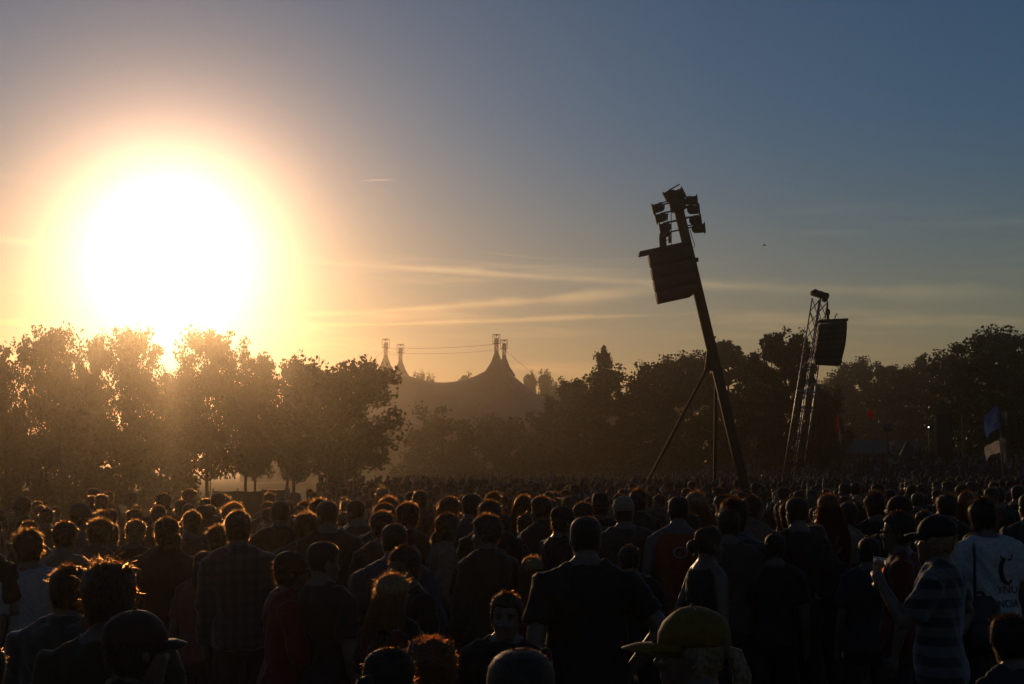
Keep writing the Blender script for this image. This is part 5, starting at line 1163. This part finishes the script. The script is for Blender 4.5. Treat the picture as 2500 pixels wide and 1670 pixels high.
def far_crowd():
    rs = np.random.RandomState(8); mats = [plain("far crowd cloth " + n, c, None, .85) for n, c in (("dark", (.012, .012, .014)), ("brown", (.03, .022, .016)), ("pale", (.16, .15, .14)), ("blue", (.03, .045, .08)), ("red", (.09, .02, .015)), ("skin", (.13, .075, .05)), ("hair", (.018, .012, .008)))]
    seg = 7; prof = [(.12, .0), (.17, .55), (.17, .90), (.20, 1.32), (.19, 1.40), (.07, 1.47), (.06, 1.53)]
    T = []; Q = []; MI = []
    base = [(math.cos(2 * math.pi * k / seg) * r, math.sin(2 * math.pi * k / seg) * r * .62, z) for r, z in prof for k in range(seg)]; bq = [(i * seg + k, i * seg + (k + 1) % seg, (i + 1) * seg + (k + 1) % seg, (i + 1) * seg + k) for i in range(len(prof) - 1) for k in range(seg)]
    hb = MB().ball((0, 0, 1.635), .082, .098, .118, 8, 6); hv = np.concatenate(hb.v); hq = hb.q[0] + len(base); ht = hb.t[0] + len(base)
    arm = MB().tube([(.20, 0, 1.38), (.27, .05, 1.62), (.25, .08, 1.95)], [.05, .04, .03], 6); av = np.concatenate(arm.v)
    V0 = np.concatenate([np.array(base), hv]); nb = len(V0); V = []; QS = []; TS = []; MQ = []; MT = []; n = 0; pts = []
    t = 0
    while len(pts) < 2300 and t < 40000:
        t += 1; D = 38 + 92 * rs.uniform() ** 1.25; px = rs.uniform(780, 2620)
        if px < 1000 and D > 75: continue
        if abs((px - 1250) / F * D - 6.9) < 1.0 and abs(D - 42) < 1.0: continue
        x = (px - 1250) / F * D
        if rs.uniform() > (.45 + .55 * sst(1000, 1900, px)): continue
        pts.append((x, D))
    for (x, y) in pts:
        a = rs.uniform(-.8, .8); s = rs.uniform(.90, 1.08); c, sn = math.cos(a), math.sin(a); R3 = np.array([[c, -sn, 0], [sn, c, 0], [0, 0, 1]]) * s
        V.append(V0 @ R3.T + np.array([x, y, gz(x, y)])); QS += [np.array(bq) + n, hq + n]; TS.append(ht + n); cm = rs.choice([0, 0, 0, 1, 1, 2, 3, 4]); MQ += [np.full(len(bq), cm), np.where(np.arange(len(hq)) < len(hq) * .7, 6, 5)]; MT.append(np.full(len(ht), 6)); n += nb
        if rs.uniform() < .06: V.append(av @ R3.T + np.array([x, y, gz(x, y)])); QS.append(arm.q[0] + n); TS.append(arm.t[0] + n); MQ.append(np.full(len(arm.q[0]), 5)); MT.append(np.full(len(arm.t[0]), 5)); n += len(av)
    me = mesh_np("crowd", np.concatenate(V), [np.concatenate(QS), np.concatenate(TS)], True)
    for m in mats: me.materials.append(m)
    me.polygons.foreach_set("material_index", np.concatenate(MQ + MT).astype(np.int32)); me.update(); o = bpy.data.objects.new("crowd", me); COL.objects.link(o); tag(o, "far crowd packed before the trees, too small to count", "crowd", kind="stuff")
far_crowd()

# ------------------------------------------------------------------ flags, tents, fence and small things
M_POLE = plain("flag pole", (.035, .03, .025), None, .7)
def flag(px, py, D, w, h, mat, base_px, label, droop=.35, shape='rect', extra=None, lean=None):
    """a cloth flag on a pole; px, py = where the cloth's top meets the pole"""
    top = at(px, py, D); fx = (base_px - 1250) / F * D; g = gz(fx, D); o = empty("flag", (fx, D, g)); tag(o, label, "flag", "flags over the crowd")
    off = Vector((-fx, -D, -g)); t = top + off; MB().tube([(0, 0, 0), tuple(t + Vector((0, 0, .12)))], .022, 6).build("pole", M_POLE, o)
    nx, ny = 14, 10; v = []; ax = t.normalized()
    for i in range(ny + 1):
        for j in range(nx + 1):
            u, q = j / nx, i / ny; ww = w * (1 if shape == 'rect' else 1 - q)
            p = t - ax * h * q + Vector((ww * u, .10 * math.sin(u * 7 + q * 3) * u, -droop * abs(ww) * u * u + .05 * math.sin(u * 9 + q * 2) * u)); v.append(tuple(p))
    q = [(i * (nx + 1) + j, i * (nx + 1) + j + 1, (i + 1) * (nx + 1) + j + 1, (i + 1) * (nx + 1) + j) for i in range(ny) for j in range(nx)]
    c = obj("cloth", mesh_np("cloth", np.array(v), np.array(q), True), mat, o)
    if extra is not None:
        i0, i1, j0, j1 = extra[0]; vv = []; qq = []
        for (i, j) in [(a, b) for a in range(i0, i1 + 1) for b in range(j0, j1 + 1)]: p = v[i * (nx + 1) + j]; vv.append((p[0], p[1] - .006, p[2]))
        wj = j1 - j0 + 1; qq = [(a * wj + b, a * wj + b + 1, (a + 1) * wj + b + 1, (a + 1) * wj + b) for a in range(i1 - i0) for b in range(j1 - j0)]; obj("emblem", mesh_np("emblem", np.array(vv), np.array(qq), True), extra[1], c)
    return o
def flagm(n, c, tr=.35):
    m = plain(n, c, None, .8); add_translucent(m, tr, 1.2); return m
M_FB, M_FW, M_FR, M_FG, M_FK = flagm("blue flag cloth", (.05, .10, .30)), flagm("white flag cloth", (.42, .38, .37)), flagm("red flag cloth", (.16, .012, .008)), flagm("grey flag cloth", (.14, .14, .15)), flagm("black flag cloth", (.02, .015, .015))
M_FD = flagm("darker red flag cloth", (.05, .014, .009), .08)  # darker, less see-through red for some of the flags
flag(2437, 992, 62, -.62, .95, M_FB, 2452, "blue flag with a pale emblem flying over the crowd", .85, extra=((3, 7, 3, 8), M_FW))
flag(2440, 1076, 60, -.62, .50, M_FW, 2452, "white flag drooping under the blue flag", .5)
flag(2443, 1068, 60.4, .22, 1.1, M_FG, 2450, "grey blue flag hanging behind the white flag", .3)
flag(2461, 1006, 64, -.28, .65, M_FG, 2448, "small pale pennant beside the blue flag", .2, 'tri')
flag(2346, 968, 80, -.25, 1.0, M_FD, 2350, "narrow red banner against the dark wood", .2)
flag(2048, 1016, 70, -.22, .75, M_FR, 2062, "red flag beside the lattice tower", .3); flag(2046, 1020, 70.3, .25, .8, M_FK, 2064, "black flag hanging behind the red flag", .3)
flag(146, 1090, 45, -.40, .55, M_FD, 168, "dim red flag on a slanting pole before the left trees", .6)
flag(520, 1048, 58, .45, .45, M_FD, 515, "dim red flag under the glowing trees", .3)
M_BALLOON = flagm("red balloon rubber", (.55, .02, .012), .6)
def balloon(px, py, D, r, label):
    p = at(px, py, D); g = gz(p.x, D); o = empty("balloon", (p.x, D, p.z)); tag(o, label, "balloon", "red balloons")
    MB().ball((0, 0, 0), r, r, r * 1.2, 14, 10).build("balloon_skin", M_BALLOON, o, True); MB().tube([(0, 0, -r * 1.2), (0, 0, -r * 1.2 - .06)], [.01, .03], 6).build("knot", M_FR, o); MB().tube([(0, 0, -r * 1.2), (.05, 0, -r * 3), (.1, 0, min(-1.0, g + 1.9 - p.z))], .004, 4).build("string", M_CABLE, o)
balloon(2125, 1011, 72, .19, "red balloon floating over the right of the crowd"); balloon(976, 1187, 58, .11, "red balloon low over heads before the big top")
# low market tents
def market_tent(x0, x1, ytop, yeave, D, depth, mat, label):
    a, b = at(x0, ytop, D), at(x1, ytop, D); g = gz((a.x + b.x) / 2, D); o = empty("market_tent", ((a.x + b.x) / 2, D, g)); tag(o, label, "tent", "low stall tents"); hw = (b.x - a.x) / 2; zt = a.z - g; ze = at(x0, yeave, D).z - g
    v = [(-hw, -depth / 2, ze), (hw, -depth / 2, ze), (hw * .97, 0, zt), (-hw * .97, 0, zt), (-hw, depth / 2, ze), (hw, depth / 2, ze)]; m = MB().add(v, [(0, 1, 2, 3), (3, 2, 5, 4)], [(0, 3, 4), (1, 5, 2)]); m.build("roof", mat, o)
    MB().box((0, -depth / 2, ze - .14), 2 * hw, .02, .26).build("valance", mat, o)
    n = max(2, int(2 * hw / 3))
    for i in range(n + 1):
        for s in (-1, 1): MB().tube([(-hw + 2 * hw * i / n, s * depth * .48, 0), (-hw + 2 * hw * i / n, s * depth * .48, ze)], .04, 6).build("tent_pole", M_POLE, o)
    MB().box((0, depth * .49, ze / 2), 2 * hw, .03, ze - .05).build("back_wall", M_SKIRT, o)
M_ROOF = plain("grey tent roof", (.055, .045, .036), None, .8, scale=.6); M_ROOF2 = plain("dark tent roof", (.02, .018, .015), None, .8, scale=.6)
market_tent(1962, 2165, 1074, 1108, 105, 6, M_ROOF, "long low grey stall tent behind the lattice tower"); market_tent(2135, 2250, 1078, 1102, 112, 5, M_ROOF2, "dark stall tent next to the grey one")
def pyramid(px, ytop, D, w, h, label):
    p = at(px, ytop, D); g = gz(p.x, D); o = empty("peaked_tent", (p.x, D, g)); tag(o, label, "tent", "low stall tents"); zt = p.z - g; ze = max(.9, zt - h)
    MB().add([(-w / 2, -w / 2, ze), (w / 2, -w / 2, ze), (w / 2, w / 2, ze), (-w / 2, w / 2, ze), (0, 0, zt)], [], [(0, 1, 4), (1, 2, 4), (2, 3, 4), (3, 0, 4)]).build("roof", M_ROOF2, o)
    for sx in (-1, 1):
        for sy in (-1, 1): MB().tube([(sx * w * .48, sy * w * .48, 0), (sx * w * .48, sy * w * .48, ze)], .03, 6).build("tent_pole", M_POLE, o)
pyramid(2216, 1070, 90, 1.0, 1.1, "small dark pointed canopy poking above the far crowd")
# sign on a post
p = at(2166, 1034, 98); g = gz(p.x, 98); o = empty("sign_post", (p.x, 98, g)); tag(o, "square sign board on a post above the stall tents", "sign"); MB().tube([(0, 0, 0), (0, 0, p.z - g)], .07, 6).build("post", M_POLE, o); MB().box((0, -.08, p.z - g - .28), .62, .05, .56).build("board", plain("sign board", (.06, .06, .065), None, .6), o); MB().box((0, -.115, p.z - g - .28), .5, .01, .44).build("sign_face", plain("sign face", (.04, .042, .05), None, .5), o)
# dark cabinet tower in the wood edge
p = at(2302, 1012, 92); g = gz(p.x, 92); o = empty("delay_cabinet", (p.x, 92, g)); tag(o, "tall dark cabinet standing before the wood by the flags", "cabinet"); MB().box((0, 0, (p.z - g) / 2), .95, .9, p.z - g, bev=.03).build("housing", M_BLACK, o); MB().box((0, -.47, (p.z - g) * .6), .75, .03, (p.z - g) * .6).build("door", M_STEEL, o)
# screen fence
def fence():
    D = 52.0; xs = [520, 580, 640, 706]; o = empty("screen_fence", (at(500, HOR, D).x, D, 0)); tag(o, "dark cloth screen fence behind the crowd under the lone tree", "fence"); bx = o.location.x; M_SC = plain("fence screen cloth", (.02, .018, .016), None, .9, scale=1.0)
    for i in range(len(xs) - 1):
        a, b = at(xs[i], 1197 if i < 2 else 1194, D), at(xs[i + 1], 1197 if i < 2 else 1194, D); n = 8; v = []
        for k in range(n + 1):
            t = k / n; x = a.x * (1 - t) + b.x * t - bx; v += [(x + .02 if k == 0 else x - .02 if k == n else x, .05 * math.sin(k * 2.1 + i), .05), (x + .02 if k == 0 else x - .02 if k == n else x, .03 * math.sin(k * 1.7), a.z - .02 - .03 * math.sin(math.pi * t))]
        obj("screen_panel", mesh_np("screen_panel", np.array(v), np.array([(2 * k, 2 * k + 2, 2 * k + 3, 2 * k + 1) for k in range(n)]), True), M_SC, o)
    for x in xs: q = at(x, 1194, D); MB().tube([(q.x - bx, .04, 0), (q.x - bx, .04, q.z + .03)], .025, 6).build("fence_post", M_POLE, o)
fence()
# a lit lamp among the trees and a bird
p = at(2267, 1043, 100); g = gz(p.x, 100); o = empty("site_lamp", (p.x, 100, g)); tag(o, "small lit white lamp on a thin mast before the wood", "lamp"); MB().tube([(0, 0, 0), (0, 0, p.z - g)], .03, 6).build("lamp_mast", M_POLE, o)
m, nt, b = new_mat("lit lamp globe"); b.inputs['Emission Color'].default_value = (1, .95, .85, 1); b.inputs['Emission Strength'].default_value = 12.0; MB().ball((0, 0, p.z - g), .04, seg=10, rings=8).build("lamp_globe", m, o, True)
p = at(1866, 599, 95); o = empty("bird", (p.x, 95, p.z)); o.scale = (.6, .6, .6); tag(o, "tiny dark bird gliding in the open sky", "bird"); MB().tube([(-.22, 0, -.02), (-.08, 0, 0), (.1, 0, .01), (.2, 0, .02)], [.01, .05, .05, .015], 8).build("bird_body", M_BLACK, o, True)
for s in (-1, 1): MB().add([(-.06, 0, .02), (.08, 0, .02), (.04, s * .28, .12), (-.03, s * .28, .12), (-.08, s * .52, .06)], [(0, 1, 2, 3)], [(3, 2, 4)]).build("wing", M_BLACK, o)
# ------------------------------------------------------------------ the dusty evening air
def haze_box():
    me = bpy.data.meshes.new("haze")
    x0, x1, y0, y1, z0, z1 = -820, 820, -820, 820, -1.2, 22.3
    v = [(x, y, z) for z in (z0, z1) for y in (y0, y1) for x in (x0, x1)]
    f = [(0, 2, 3, 1), (4, 5, 7, 6), (0, 1, 5, 4), (1, 3, 7, 5), (3, 2, 6, 7), (2, 0, 4, 6)]
    me.from_pydata(v, [], f); me.update()
    m = bpy.data.materials.new("evening haze"); m.use_nodes = True; nt = m.node_tree; nt.nodes.clear()
    o = nt.nodes.new("ShaderNodeOutputMaterial"); pv = nt.nodes.new("ShaderNodeVolumePrincipled")
    pv.inputs['Color'].default_value = (0.95, 0.80, 0.64, 1); pv.inputs['Density'].default_value = HAZE_DENSITY
    pv.inputs['Anisotropy'].default_value = HAZE_G
    nt.links.new(pv.outputs[0], o.inputs['Volume'])
    me.materials.append(m)
    ob = bpy.data.objects.new("haze", me); COL.objects.link(ob)
    ob["kind"] = "stuff"; ob["label"] = "warm dusty evening haze over the festival field"; ob["category"] = "haze"
    ob.visible_shadow = True
HAZE_DENSITY = 0.00133; HAZE_G = 0.948
haze_box()
